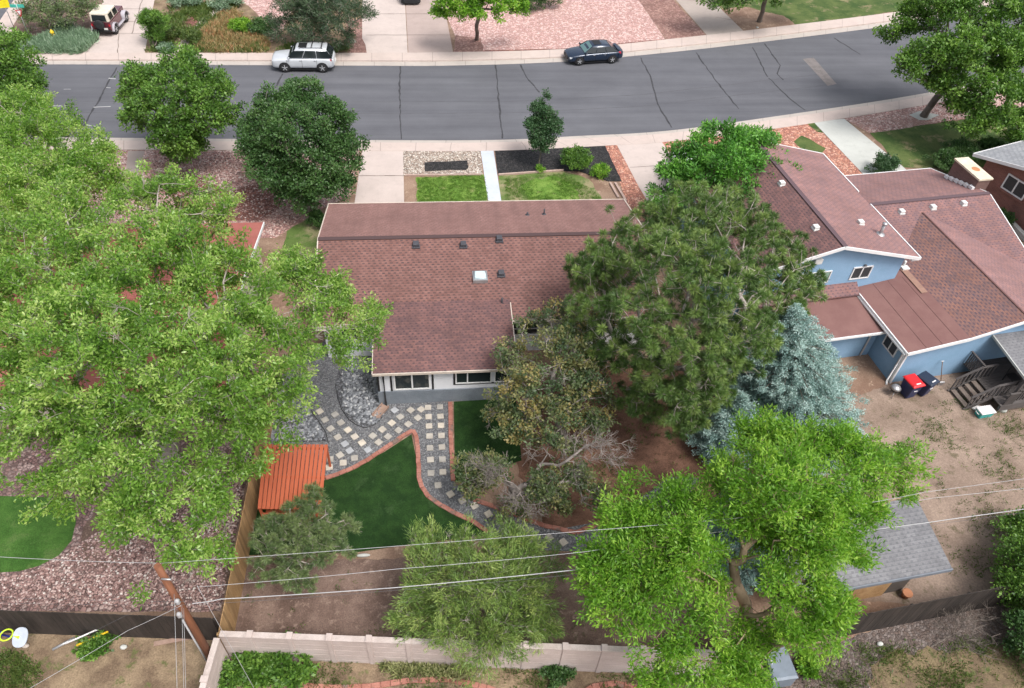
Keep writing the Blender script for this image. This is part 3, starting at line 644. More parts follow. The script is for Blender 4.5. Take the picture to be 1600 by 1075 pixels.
slab_roof('roof', [(2.15, 4.0, 4.52), (2.15, 13.75, 4.52), (-2.5, 13.75, 5.78), (-2.5, 4.0, 5.78)], 'shingle_rose_lit', H2, .12, False)
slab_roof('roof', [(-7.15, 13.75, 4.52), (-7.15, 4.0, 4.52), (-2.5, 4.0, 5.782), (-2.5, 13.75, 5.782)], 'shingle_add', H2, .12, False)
MB().bar((-2.5, 3.98, 5.795), (-2.5, 13.77, 5.795), .24, .03).build('ridge_cap', M['shingle_blue'], H2)
f = MB()
f.bar((2.17, 3.97, 4.45), (-2.5, 3.97, 5.70), .05, .17); f.bar((-7.17, 3.97, 4.45), (-2.5, 3.97, 5.70), .05, .17)
f.bar((2.2, 3.95, 4.47), (2.2, 8.6, 4.47), .06, .14); f.bar((2.2, 9.8, 4.47), (2.2, 13.77, 4.47), .06, .14); f.bar((2.17, 13.77, 4.45), (-2.5, 13.77, 5.70), .05, .17); f.bar((-7.17, 13.77, 4.45), (-2.5, 13.77, 5.70), .05, .17)
f.box(1.78, 2.16, 4.0, 4.4, 4.32, 4.40)
f.build('fascia', M['white_trim'], H2)
# front wing
MB().box(1.75, 10.05, 4.95, 13.45, -.1, 2.62).build('wall', M['blue_wall'], H2)
slab_roof('roof', [(1.8, 13.85, 2.72), (10.4, 13.85, 2.72), (10.4, 9.2, 4.02), (1.8, 9.2, 4.02)], 'shingle_rose_lit', H2, .12, False)
slab_roof('roof', [(1.8, 4.55, 2.72), (10.4, 4.55, 2.72), (10.4, 9.2, 4.018), (1.8, 9.2, 4.018)], 'shingle_blue', H2, .12, False)
MB().bar((1.8, 9.2, 4.035), (10.42, 9.2, 4.035), .24, .03).build('ridge_cap', M['shingle_blue'], H2)
f = MB(); f.box(1.8, 10.42, 13.85, 13.9, 2.56, 2.735); f.bar((10.43, 13.87, 2.65), (10.43, 9.2, 3.95), .05, .16); f.bar((10.43, 4.55, 2.65), (10.43, 9.2, 3.95), .05, .16)
f.build('fascia', M['white_trim'], H2)
MB().loft([[(9.95, 4.95, 2.62), (9.95, 13.45, 2.62), (9.95, 9.2, 3.82)], [(10.05, 4.95, 2.62), (10.05, 13.45, 2.62), (10.05, 9.2, 3.82)]], False).build('gable', M['blue_wall'], H2)
# rear gable and membrane roof
MB().loft([[(0, 0, -.1), (0, 0, 2.42), (2.6, 0, 2.82), (5.6, 0, 3.6), (10, 0, 2.42), (10, 0, -.1)], [(0, 4.95, -.1), (0, 4.95, 2.42), (2.6, 4.95, 2.82), (5.6, 4.95, 3.6), (10, 4.95, 2.42), (10, 4.95, -.1)]], False).build('wall', M['blue_wall'], H2)
slab_roof('roof', [(2.75, -.35, 3.02), (2.75, 7.2, 3.02), (5.6, 8.4, 3.80), (5.6, -.35, 3.80)], 'shingle_bright', H2, .12, False)
slab_roof('roof', [(10.35, 8.4, 2.55), (10.35, -.35, 2.55), (5.6, -.35, 3.802), (5.6, 8.4, 3.802)], 'shingle_rose_lit', H2, .12, False)
MB().bar((5.6, -.37, 3.812), (5.6, 8.3, 3.812), .1, .03).build('ridge_cap', M['membrane_lap'], H2)
slab_roof('roof', [(-.4, -.35, 2.56), (2.75, -.35, 3.025), (2.75, 5.6, 3.025), (1.75, 5.6, 2.88), (1.75, 4.4, 2.88), (-.4, 4.4, 2.56)], 'membrane', H2, .12, False)
f = MB()
for u in (0.55, 1.35, 2.15): f.bar((u, -.35, 2.565+(u+.4)*.1476), (u, 4.38, 2.565+(u+.4)*.1476), .025, .012)
f.build('membrane_lap', M['membrane_lap'], H2)
MB().bar((2.55, 3.0, 3.008), (2.55, 5.0, 3.008), .42, .02).build('roof_patch', M['membrane_tan'], H2)
f = MB(); f.bar((-.42, -.38, 2.49), (2.75, -.38, 2.95), .06, .17); f.bar((2.75, -.38, 2.95), (5.6, -.38, 3.73), .06, .15); f.bar((10.37, -.38, 2.48), (5.6, -.38, 3.73), .06, .15)
f.bar((-.44, -.35, 2.5), (-.44, 4.38, 2.5), .06, .15); f.build('fascia', M['white_trim'], H2)
MB().box(-.52, -.45, -.3, 4.3, 2.36, 2.44).build('gutter', M['white_trim'], H2)
# lean-to left of it
slab_roof('roof', [(-6.9, 1.45, 2.22), (-.08, 1.45, 2.22), (-.08, 4.4, 2.42), (-6.9, 4.4, 2.42)], 'membrane', H2, .1, False, label='flat brown lean-to roof')
slab_roof('roof', [(-6.9, 3.85, 2.58), (-.47, 3.85, 2.58), (-.47, 4.39, 2.98), (-6.9, 4.39, 2.98)], 'shingle_blue', H2, .08, False)
MB().box(-6.5, -.05, 2.0, 4.4, -.1, 2.12).build('wall', M['blue_wall'], H2)
MB().box(-6.9, -.3, 1.38, 1.45, 2.12, 2.24).build('fascia', M['white_trim'], H2)
f = MB(); f.tube([(-.5, .15, 2.35), (-.12, .1, 2.15), (-.12, .1, .08), (-.25, -.1, .02)], .05, 6); f.tube([(-.6, 1.42, 2.1), (-.55, 1.9, 1.95), (-.55, 1.92, .06)], .045, 6)
f.build('downpipe', M['white_trim'], H2)
MB().box(-.04, .05, -.05, .09, 0, 2.4).build('corner_board', M['white_trim'], H2)
for name, (v0, v1) in (('window', (.55, 1.55)),):
    f = MB()
    for q in ((v0, v1, 1.25, 1.31), (v0, v1, 2.04, 2.1), (v0, v0+.06, 1.31, 2.04), (v1-.06, v1, 1.31, 2.04), ((v0+v1)/2-.03, (v0+v1)/2+.03, 1.31, 2.04)):
        f.box(-.05, .01, q[0], q[1], q[2], q[3])
    w = f.build('window', M['white_trim'], H2); MB().box(-.018, .01, v0+.02, v1-.02, 1.27, 2.08).build('pane', M['screen'], w)
window(H2, -1.05, .05, 3.18, 3.98, 4.4, (.5,), False, 'screen', fw=.06)
window(H2, -4.0, -2.25, 3.18, 3.95, 4.4, (.5,), False, 'glass_green', fw=.05)
for u in (-.5, -3.0): MB().tube([(u, 4.36, 4.05), (u, 4.28, 4.12)], .06, 8).build('wall_lamp', M['vent_dark'], H2)
MB().box(-3.6, -3.2, 4.2, 4.38, 4.62, 4.9).build('attic_vent', M['vent_white'], H2)
upr = lambda x, y: (lambda l: 4.52+(2.15-l.x)*1.26/4.65 if l.x > -2.5 else 4.52+(l.x+7.15)*1.26/4.65)(toL((x, y, 0)))
fwr = lambda x, y: (lambda l: 2.72+(l.y-4.55)*1.3/4.65)(toL((x, y, 0)))
for q in ((1274, 357), (1344, 349), (1221, 288)): box_vent(*q, upr, H2, 'vent_white', .26, .14) if False else None
def vent_l(px, py, rf, s=.28, h=.14):
    p = toL(on_plane(px, py, rf)); v = MB()
    v.box(p.x-s*.6, p.x+s*.6, p.y-s*.6, p.y+s*.6, p.z-.06, p.z+.04); v.box(p.x-s/2, p.x+s/2, p.y-s/2, p.y+s/2, p.z+.04, p.z+h+.04)
    v.build('roof_vent', M['vent_white'], H2, bevel=.02)
for q in ((1274, 357), (1344, 349), (1221, 288)): vent_l(*q, upr)
for q in ((1408, 332), (1457, 325), (1505, 319)): vent_l(*q, fwr)
p = toL(on_plane(1413, 420, lambda x, y: 2.98)); v = MB().box(p.x-.2, p.x+.2, p.y-.15, p.y+.15, p.z-.1, p.z+.12); v.tube([(p.x, p.y+.15, p.z), (p.x, p.y+.15, p.z+.4)], .07, 8)
v.build('roof_vent', M['vent_white'], H2, bevel=.015)
p = toL(on_plane(1375, 366, upr)); v = MB().tube([(p.x, p.y, p.z-.1), (p.x+.02, p.y+.03, p.z+.6)], .085, 10); v.lathe((p.x, p.y, p.z+.6), [(.13, 0), (.14, .06), (.05, .12)], 10); v.lathe((p.x, p.y, p.z-.02), [(.25, -.03), (.22, .05), (.1, .1)], 12)
v.build('flue', M['metal'], H2)
c = MB().box(10.03, 10.85, 9.9, 12.1, -.1, 4.42); o = c.build('chimney', M['brown_brick'], H2)
cp = MB().box(9.97, 10.91, 9.84, 12.16, 4.42, 4.52).build('chimney_cap', M['cap'], o)
MB().lathe((10.5, 10.9, 4.515), [(.26, 0), (.24, .006), (.1, .012)], 18).build('rust_stain', M['rust'], o)
f = MB()
for k in range(6): f.box(9.85, 10.02, 9.9+k*.38, 10.2+k*.38, 3.80-k*.105, 3.97-k*.105)
f.build('step_flashing', M['white_trim'], o)

# ---- deck with porch roof behind the blue house
DK = thing('deck', 'grey brown timber deck with steps and a grey shingled porch roof', 'deck', B0, BR)
M['deck_wood'] = m_wood('weathered grey deck wood', (0.07, 0.062, 0.06), (0.115, 0.10, 0.095), s=(2, 8, 8))
M['step_wood'] = m_wood('worn step wood', (0.13, 0.10, 0.085), (0.19, 0.155, 0.13), s=(8, 2, 8))
f = MB()
for k in range(19): f.box(3.85, 11.0, -2.85+k*.15, -2.85+k*.15+.135, .70, .745)
f.build('floor', M['deck_wood'], DK)
MB().box(3.9, 11.0, -2.86, -2.83, .35, .69).build('skirt', M['deck_wood'], DK)
slab_roof('roof', [(4.5, -2.7, 2.28), (11.2, -2.7, 2.28), (11.2, .0, 2.62), (4.5, .0, 2.62)], 'shingle_grey', DK, .08, False)
f = MB(); f.bar((4.47, -2.72, 2.24), (4.47, -.0, 2.58), .05, .12); f.box(4.5, 11.2, -2.75, -2.70, 2.14, 2.29); f.build('fascia', M['pale_conc'], DK)
for u in (4.55, 7.6, 10.6): MB().box(u-.06, u+.06, -2.66, -2.54, 0, 2.2).build('post', M['deck_wood'], DK)
MB().lathe((4.55, -2.6, 0), [(.22, 0), (.2, .14), (.12, .2)], 12).build('footing', M['pale_conc'], DK)
for k in range(4): MB().box(2.68+k*.29, 2.93+k*.29, -2.2, -1.1, .11+k*.165, .15+k*.165).build('step', M['step_wood'], DK)
for v0 in (-2.25, -1.05):
    f = MB(); f.bar((2.62, v0, .0), (3.85, v0, .68), .05, .22)
    for k in range(9):
        t = k/8; u = 2.7+t*1.85; z = .05+min(t*1.5, 1)*.66; f.box(u-.035, u+.035, v0-.02, v0+.02, z, z+.78+.05*t)
    f.bar((2.6, v0, .9), (3.75, v0, 1.52), .1, .05); f.bar((3.75, v0, 1.52), (4.6, v0, 1.6), .1, .05)
    f.build('handrail', M['deck_wood'], DK)
f = MB()
for k in range(9): f.box(3.87, 3.91, -1.0+k*.11, -.94+k*.11, .74, 1.55)
f.box(3.84, 3.94, -1.05, .0, 1.55, 1.6)
for k in range(7): f.box(3.98+k*.08, 4.03+k*.08, -2.84, -2.8, .74, 1.5)
f.box(3.95, 4.5, -2.87, -2.78, 1.5, 1.55); f.box(4.6, 11, -2.72, -2.62, 1.5, 1.55)
for k in range(40): f.box(4.7+k*.16, 4.74+k*.16, -2.69, -2.65, .74, 1.5)
f.build('railing', M['deck_wood'], DK)

# ---- brick house, top right
B3 = G(1522, 240, 2.8); B3.z = 0
H3 = thing('house', 'red brick house with grey shingle roof and wide white soffit at the right edge', 'house', B3, RAD(19))
slab_roof('roof', [(0, 0, 2.8), (16, 0, 2.8), (16, -5.2, 4.25), (0, -5.2, 4.25)], 'shingle_lgrey', H3, .12, False)
slab_roof('roof', [(16, -10.4, 2.8), (0, -10.4, 2.8), (0, -5.2, 4.252), (16, -5.2, 4.252)], 'shingle_lgrey', H3, .12, False)
f = MB(); f.bar((-.03, 0, 2.72), (-.03, -5.2, 4.17), .06, .2); f.bar((-.03, -10.4, 2.72), (-.03, -5.2, 4.17), .06, .2); f.box(0, 16, 0, .05, 2.62, 2.82); f.build('fascia', M['white_trim'], H3)
f = MB().face([(0.0, 0, 2.66), (0.0, -5.2, 4.11), (.75, -5.2, 4.11), (.75, 0, 2.66)][::-1]); f.build('soffit', M['white_trim'], H3)
MB().loft([[(.7, -.6, -.1), (.7, -.6, 2.6), (.7, -5.2, 3.95), (.7, -9.8, 2.6), (.7, -9.8, -.1)], [(15, -.6, -.1), (15, -.6, 2.6), (15, -5.2, 3.95), (15, -9.8, 2.6), (15, -9.8, -.1)]], False).build('wall', M['red_brick'], H3)
f = MB()
for q in ((-3.9, -2.3, 1.55, 1.63), (-3.9, -2.3, 2.5, 2.58), (-3.9, -3.82, 1.63, 2.5), (-2.38, -2.3, 1.63, 2.5), (-3.14, -3.06, 1.63, 2.5)): f.box(.62, .7, q[0], q[1], q[2], q[3])
w = f.build('window', M['white_trim'], H3); MB().box(.67, .72, -3.88, -2.32, 1.57, 2.56).build('pane', M['screen'], w)
MB().box(.55, .7, -4.0, -2.2, 1.42, 1.54).build('sill', M['red_brick'], H3)
pts = [G(1562, 335), G(1582, 356), G(1605, 380)]
b = MB()
for i in range(2): b.bar(pts[i]+Vector((.0, 0, .15)), pts[i+1]+Vector((0, 0, .15)), .3, .3)
tag(b.build('garden_wall', M['pale_conc']), 'low stone border along the gap between blue and brick houses', 'border')

# ---- left neighbour
H4 = thing('house', 'house with a plain dull red roof mostly hidden under the huge left maple', 'house', (-19, 28, 0))
M['red_roof'] = m_two('dull red roofing', (0.30, 0.10, 0.085), (0.35, 0.125, 0.105), 0.8, bscale=40, fine=0.1)
pL = G(411, 345, 2.6)
MB().box(-28, pL.x-.4, 22.5, pL.y-.5, -.1, 2.4).build('wall', M['cream_trim'], H4, True)
ymid = (pL.y+22)/2
slab_roof('roof', [(-28.4, pL.y, 2.5), (pL.x, pL.y, 2.5), (pL.x, ymid, 3.5), (-28.4, ymid, 3.5)], 'red_roof', H4)
slab_roof('roof', [(-28.4, 22, 2.5), (pL.x, 22, 2.5), (pL.x, ymid, 3.502), (-28.4, ymid, 3.502)], 'red_roof', H4)
MB().bar((pL.x+.03, 22, 2.45), (pL.x+.03, ymid, 3.44), .05, .16).bar((pL.x+.03, pL.y, 2.45), (pL.x+.03, ymid, 3.44), .05, .16).build('fascia', M['white_trim'], H4, True)
window(H4, -20, -18.5, 1, 2, 22.5); window(H4, -15.5, -14.0, 1, 2, 22.5)

# ---- shed in the bottom right
H5 = thing('shed', 'dark garden shed with grey shingle roof and an unpainted board wall', 'shed', (16.5, 13, 0), 0)
r = [G(1488, 888, 2.35), G(1323, 919, 2.35), G(1290, 806, 2.95), G(1428, 800, 2.95)]
A = r[0]; ex = (r[0]-r[1]).normalized(); L0 = r[0]-ex*6.2; ey = Vector((-ex.y, ex.x, 0)); D = 2.75
Q = [L0, A, A+ey*D+Vector((0, 0, .55)), L0+ey*D+Vector((0, 0, .55))]
slab_roof('roof', Q, 'shingle_grey', H5, .1)
Q2 = [L0+ey*(2*D), A+ey*(2*D), A+ey*D+Vector((0, 0, .552)), L0+ey*D+Vector((0, 0, .552))]
M['shed_edge'] = m_plain('blue grey drip edge', (0.17, 0.19, 0.22), 0.6)
MB().bar(L0-ey*.03+Vector((0, 0, -.06)), A-ey*.03+Vector((0, 0, -.06)), .05, .16).build('fascia', M['shed_edge'], H5, True)
w0 = L0+ex*.4+ey*.45; w1 = A-ex*.75+ey*.45; w2 = w1+ey*(D-.7); w3 = w0+ey*(D-.7)
def prism(pts, z0s, z1s): return MB().loft([[(p.x, p.y, z0s) for p in pts], [(p.x, p.y, z) for p, z in zip(pts, z1s)]], False)
prism([w0, w1, w2, w3], -.1, [2.3, 2.3, 2.72, 2.72]).build('wall', M['dark_wall'], H5, True)
M['osb'] = m_two('bare particle board', (0.42, 0.25, 0.12), (0.52, 0.33, 0.17), 2.5, bscale=30, fine=0.3)
c0 = w1-ex*2.7-ey*.03; c1 = w1-ex*.9-ey*.03; c0.z = c1.z = 0
MB().bar(c0+Vector((0, 0, .95)), c1+Vector((0, 0, .95)), .05, 1.9).build('board_panel', M['osb'], H5, True)
MB().bar(c0-ey*.05+Vector((0, 0, 1.95)), c1-ey*.05+Vector((0, 0, 1.95)), .06, .08).build('header', M['shed_edge'], H5, True)

# ------------------------------------------------------------------ walls and fences
M['pink_block'] = m_two('pink block', (0.46, 0.385, 0.355), (0.53, 0.45, 0.42), 0.8, bscale=30, fine=0.1)
M['pink_cap'] = m_two('pink cap stone', (0.44, 0.37, 0.34), (0.52, 0.45, 0.42), 2, bscale=30, fine=0.15)
def block_wall(a, b, label, offs, gap):
    t = thing('block_wall', label, 'wall', a); d = (b-a); L = d.length; d.normalize(); n = Vector((-d.y, d.x, 0)); m = MB()
    k = 0; h = .2
    for r_ in range(9):
        z = .01+r_*.2; m.bar(a+Vector((0, 0, z+.095)), b+Vector((0, 0, z+.095)), .15-.006*(r_ % 2), .19)
        m.bar(a+Vector((0, 0, z+.195)), b+Vector((0, 0, z+.195)), .135, .012)
    m.build('wall_panel', M['pink_block'], t, True)
    MB().bar(a+Vector((0, 0, 1.83)), b+Vector((0, 0, 1.83)), .2, .05).build('cap', M['pink_cap'], t, True)
    s = offs
    while s < L:
        c = a+d*s
        q = MB().bar(c-d*.08+Vector((0, 0, .93)), c+d*.08+Vector((0, 0, .93)), .21, 1.88); q.bar(c-d*.1+Vector((0, 0, 1.9)), c+d*.1+Vector((0, 0, 1.9)), .25, .05)
        q.build('pilaster', M['pink_block'], t, True); s += gap
    return t
pa = G(343, 990, 1.85); pa.z = 0; pb = G(1042, 1017, 1.85); pb.z = 0
dr = (pb-pa).normalized(); pb2 = pb+dr*2.6
block_wall(pa, pb2, 'long pink block wall with pilasters behind the dirt yard', 1.0, 1.33)
pc = G(300, 1130, 1.85); pc.z = 0
block_wall(pa-dr*.05+(pc-pa).normalized()*.15, pc, 'short pink block wall running towards the viewer from the corner by the pole', 1.35, 1.33)
M['tan_fence'] = m_wood('honey tan fence boards', (0.30, 0.175, 0.075), (0.46, 0.29, 0.14), s=(6, 6, 1.2))
M['dark_fence'] = m_wood('dark weathered fence boards', (0.022, 0.017, 0.015), (0.052, 0.040, 0.034), s=(6, 6, 1.2))
M['brown_fence'] = m_wood('brown fence boards', (0.12, 0.075, 0.05), (0.2, 0.125, 0.085), s=(6, 6, 1.2))
def fence(a, b, label, mat, h=1.8, pitch=.145, side=1, step=2.4):
    t = thing('wooden_fence', label, 'fence', a); d = (b-a); L = d.length; d.normalize(); n = Vector((-d.y, d.x, 0))*side; m = MB(); s = 0
    while s < L:
        hh = h+rnd.uniform(-.015, .015); c = a+d*(s+pitch/2)+n*rnd.uniform(0, .006)
        m.obox(c+Vector((0, 0, hh/2+.02)), d*(pitch/2-.004), n*.01, Vector((0, 0, hh/2))); s += pitch
    m.build('boards', M[mat], t, True)
    m = MB()
    for z in (.3, .95, 1.6): m.bar(a-n*.04+Vector((0, 0, z)), b-n*.04+Vector((0, 0, z)), .04, .09)
    m.build('rails', M[mat], t, True); s = 0
    while s <= L+.1:
        c = a+d*s-n*.09; MB().box(c.x-.045, c.x+.045, c.y-.045, c.y+.045, 0, h-.25).build('post', M[mat], t, True); s += step
    return t
fa = G(342, 985, 1.82); fa.z = 0; fbp = G(405, 672, 1.82); fbp.z = 0
fence(fa, fbp+(fbp-fa).normalized()*3.0, 'honey coloured board fence left of the orange shelter', 'tan_fence', side=-1)
da = G(-80, 951, 1.8); da.z = 0; db = G(330, 966, 1.8); db.z = 0
fence(db, da, 'blackish weathered board fence behind the rose gravel', 'dark_fence', side=1)
ra = G(1283, 973, 1.8); ra.z = 0; rb = G(1552, 920, 1.8); rb.z = 0
fence(rb+(rb-ra).normalized()*4, ra, 'blackish board fence behind the garden shed', 'dark_fence', side=1)
fence(ra-Vector((.1, .1, 0)), pb2+Vector((.1, .1, 0)), 'red brown board fence between pink wall and shed fence', 'brown_fence', side=1)
f = MB().bar(G(1283, 974, 1.85), G(1268, 1005, 0.05), .1, .1); tag(f.build('fence_board', m_plain('orange stained board', (0.42, 0.15, 0.05), 0.7)), 'orange stained board leaning on the end of the dark fence', 'board')

# ------------------------------------------------------------------ vehicles
M['tyre'] = m_plain('tyre rubber', (0.018, 0.018, 0.02), 0.85)
M['alloy'] = m_plain('alloy wheel', (0.52, 0.53, 0.55), 0.35, 0.5)
M['car_glass'] = m_glass('car glass', (0.015, 0.02, 0.022))
M['car_glass_light'] = m_glass('tinted windscreen', (0.11, 0.20, 0.20))
M['car_black'] = m_plain('black plastic', (0.012, 0.012, 0.014), 0.5)
M['lamp_red'] = m_plain('red lamp', (0.45, 0.02, 0.03), 0.2)
M['lamp_clear'] = m_plain('clear lamp', (0.62, 0.64, 0.66), 0.12)
M['plate'] = m_plain('number plate', (0.6, 0.6, 0.58), 0.5)
M['chrome'] = m_plain('chrome', (0.6, 0.6, 0.6), 0.15, 0.9)

def wheel(car, x, y, r, w, s):
    t = MB(); n = 28
    prof = [(r*.62, -w/2), (r*.93, -w/2), (r, -w*.36), (r, w*.36), (r*.93, w/2), (r*.62, w/2)]
    rings = [[(x+q*math.cos(a), y+yy, r+q*math.sin(a)) for a in [2*math.pi*k/n for k in range(n)]] for q, yy in prof]
    t.loft(rings); wo = t.build('wheel', M['tyre'], car)
    m = MB(); yo = y+s*w*.44; ring = lambda q, yy: [(x+q*math.cos(2*math.pi*k/n), yy, r+q*math.sin(2*math.pi*k/n)) for k in range(n)]
    m.loft([ring(r*.66, yo-s*.02), ring(r*.66, yo+s*.012), ring(r*.56, yo+s*.012), ring(r*.56, yo-s*.03)])
    for k in range(5):
        a = 2*math.pi*k/5+.3; c = Vector((x+math.cos(a)*r*.32, yo+s*.008, r+math.sin(a)*r*.32))
        m.obox(c, Vector((math.cos(a), 0, math.sin(a)))*r*.27, Vector((-math.sin(a), 0, math.cos(a)))*r*.085, Vector((0, .012, 0)))
    m.loft([ring(r*.14, yo-s*.02), ring(r*.12, yo+s*.03)]); m.build('rim', M['alloy'], wo)
def half_ring(x, w, zb, zs, zt, tuck=.93):
    """closed cross section of the body at station x"""
    p = [(-w*.86, zb), (-w*.98, zb+.12), (-w, (zb+zs)/2), (-w*.975, zs-.06), (-w*tuck, zs), (-w*.5, zt), (0, zt+.012)]
    return [(x, y, z) for y, z in p]+[(x, -y, z) for y, z in p[::-1][1:]]
def make_car(label, cat, loc, rz, paint, L, W, st, cab, wr, wb, name='parked_car', group=None, rack=False, sunroof=False, glass='car_glass', spoiler=False, cladding=None, flip=None):
    """st: stations (x, halfwidth factor, zb, zs, zt); cab: (x1,x2,x3,x4, zbelt, zroof, wb, wt); wb: wheel x positions"""
    c = thing(name, label, cat, loc, rz, group); W2 = W/2
    MB().loft([half_ring(x, W2*k, zb, zs, zt) for x, k, zb, zs, zt in st]).build('body', paint, c, subsurf=1)
    x1, x2, x3, x4, zb, zr, cb, ct = cab
    def P(s, x, t, off=0.0): return (x, s*(cb+(ct-cb)*t+off), zb+(zr-zb)*t)
    sh = MB(); rings = []
    for x, t in ((x1, 0), (x1+(x2-x1)*.5, .55), (x2, .97), ((x2+x3)/2, 1.0), (x3, .97), (x3+(x4-x3)*.5, .55), (x4, 0)):
        top = t; wt = cb+(ct-cb)*top; z = zb+(zr-zb)*top
        rings.append([(x, -cb, zb-.12), (x, -wt, z), (x, -wt*.6, z+.025), (x, wt*.6, z+.025), (x, wt, z), (x, cb, zb-.12)])
    # cabin shell
    sh.loft(rings, True); sh.build('cabin', paint, c)
    def lx(t, f, inset):
        a = x1+(x2-x1)*t+inset; b = x4+(x3-x4)*t-inset; return a+(b-a)*f
    for s in (1, -1):
        for f0, f1 in cab_w:
            q = [P(s, lx(.1, f0, .14), .1, .02), P(s, lx(.1, f1, .14), .1, .02), P(s, lx(.84, f1, .10), .84, .02), P(s, lx(.84, f0, .10), .84, .02)]
            m = MB().face(q if s < 0 else q[::-1]); m.build('side_window', M['car_glass'], c, solid=1)
    def endglass(nm, xa, xb, mat, sgn):
        a, b = .08, .90; q = []
        for t in (a, b):
            x = xa+(xb-xa)*t+sgn*.035; w = (cb+(ct-cb)*t)*.86; q.append([(x, -w, zb+(zr-zb)*t+.02), (x, w, zb+(zr-zb)*t+.02)])
        m = MB().face([q[0][0], q[0][1], q[1][1], q[1][0]][::(-1 if sgn < 0 else 1)]); m.build(nm, M[mat], c)
    endglass('windshield', x1, x2, glass, 1); endglass('rear_window', x4, x3, 'car_glass', -1)
    if sunroof: MB().box(x2-.75, x2-.12, -.4, .4, zr+.015, zr+.04).build('sunroof', M['car_black'], c, bevel=.02)
    if rack:
        for s in (1, -1): MB().tube([(x2-.2, s*ct*.88, zr+.0), (x2-.3, s*ct*.88, zr+.07), (x3+.3, s*ct*.88, zr+.07), (x3+.2, s*ct*.88, zr)], .02, 6).build('roof_rail', M['car_black'], c)
        for f in (.52, .86): xx = x2+(x3-x2)*f; MB().box(xx-.035, xx+.035, -ct*.88, ct*.88, zr+.06, zr+.09).build('crossbar', M['car_black'], c)
    for x in wb:
        for s in (1, -1):
            wheel(c, x, s*(W2-.115), wr, .23, s)
            m = MB(); n = 22; y = s*(W2*.985)
            pts = [(x+wr*1.17*math.cos(a), y, wr+wr*1.17*math.sin(a)) for a in [math.pi*k/n for k in range(n+1)]]+[(x-wr*1.17, y, st[2][2]), (x+wr*1.17, y, st[2][2])]
            m.face(pts if s < 0 else pts[::-1]); q = [(p[0], y+s*.012, p[2]) for p in pts]; m2 = MB().loft([[(p[0], y-s*.1, p[2]) for p in pts], q], False)
            m2.build('wheel_arch', M['car_black'], c)
    f, r = st[0], st[-1]; xf = st[1][0]; xr = st[-2][0]
    for s in (1, -1):
        MB().obox((xf-.06, s*W2*.70, f[3]-.02), (.1, -s*.02, 0), (0, s*.17, 0), (0, 0, .065)).build('headlight', M['lamp_clear'], c, bevel=.02)
        MB().obox((xr+.06, s*W2*.80, r[3]-.03), (.1, 0, 0), (0, .11, 0), (0, 0, .09)).build('taillight', M['lamp_red'], c, bevel=.02)
        MB().obox((lx(.1, .04, .1), s*(cb+.13), zb+.1), (.06, 0, 0), (0, .09, 0), (0, 0, .06)).build('mirror', paint, c, bevel=.02)
        for f0 in (.31, .62): xx = lx(0, f0, .1); MB().box(xx, xx+.14, s*(W2-.01), s*(W2+.012), zb-.13, zb-.10).build('door_handle', M['chrome'], c)
    for s in (1, -1):
        for f0 in (0.0, .325, .64, .985):
            xx = lx(0, f0, .1); MB().box(xx-.008, xx+.008, s*(W2-.02), s*(W2+.004), .38, zb-.05).build('door_gap', M['car_black'], c)
    MB().box(r[0]-.02, r[0]+.03, -.26, .26, .55, .67).build('number_plate', M['plate'], c)
    MB().box(f[0]-.03, f[0]+.02, -.5, .5, .42, .6).build('grille', M['car_black'], c)
    MB().box(st[2][0]-.2, st[-3][0]+.2, -W2*.9, W2*.9, .16, st[2][2]+.03).build('underbody', M['car_black'], c)
    if spoiler: MB().box(xr-.02, xr+.2, -.6, .6, r[4]+.08, r[4]+.12).build('spoiler', paint, c, bevel=.02)
    return c
# x runs forward
ST_SUV = [(2.40, .84, .30, .84, .92), (2.28, .96, .24, .93, 1.02), (1.5, 1.0, .24, 1.02, 1.10), (.6, 1.0, .26, 1.05, 1.08), (-1.2, 1.0, .26, 1.07, 1.1), (-2.1, .98, .28, 1.06, 1.1), (-2.36, .88, .34, .95, 1.0)]
CAB_SUV = (1.12, .42, -1.75, -2.2, 1.05, 1.72, .86, .66)
ST_SED = [(2.40, .76, .26, .62, .66), (2.25, .93, .2, .70, .78), (1.5, 1.0, .2, .84, .9), (.6, 1.0, .22, .9, .93), (-1.2, 1.0, .22, .93, .95), (-2.0, .97, .24, .94, .98), (-2.40, .84, .3, .86, .92)]
CAB_SED = (1.05, .30, -1.0, -1.78, .90, 1.42, .84, .60)
cab_w = ((.01, .325), (.34, .64), (.655, .985))
P_silver = m_paint('pearl silver paint', (0.56, 0.585, 0.62), 0.15, 0.3); P_navy = m_paint('dark blue paint', (0.012, 0.026, 0.055), 0.3, 0.22)
P_white = m_paint('white paint', (0.74, 0.75, 0.76)); P_black = m_paint('black paint', (0.02, 0.02, 0.024)); P_lgrey = m_paint('light grey paint', (0.45, 0.47, 0.5), 0.2); P_maroon = m_paint('maroon paint', (0.10, 0.02, 0.03))
def between(a, b, za=.0):
    A = G(*a, za); B = G(*b, za); return A, B
A = G(449, 112.5, -.1); B = G(507, 113, -.1); dv = (A-B).normalized(); c = (A+B)/2+Vector((-dv.y, dv.x, 0))*-.85
ang = math.atan2(dv.y, dv.x)
c = (A+B)/2+Vector((dv.y, -dv.x, 0))*.85
make_car('silver SUV with roof bars and sunroof parked at the far kerb', 'car', (c.x-.1, c.y, -.10), ang, P_silver, 4.78, 1.9, ST_SUV, CAB_SUV, .37, (1.42, -1.4), rack=True, sunroof=True, group='cars in the street and on the driveways')
A = G(903, 102, -.1); B = G(959, 98.5, -.1); dv = (A-B).normalized(); c = (A+B)/2+Vector((dv.y, -dv.x, 0))*.82
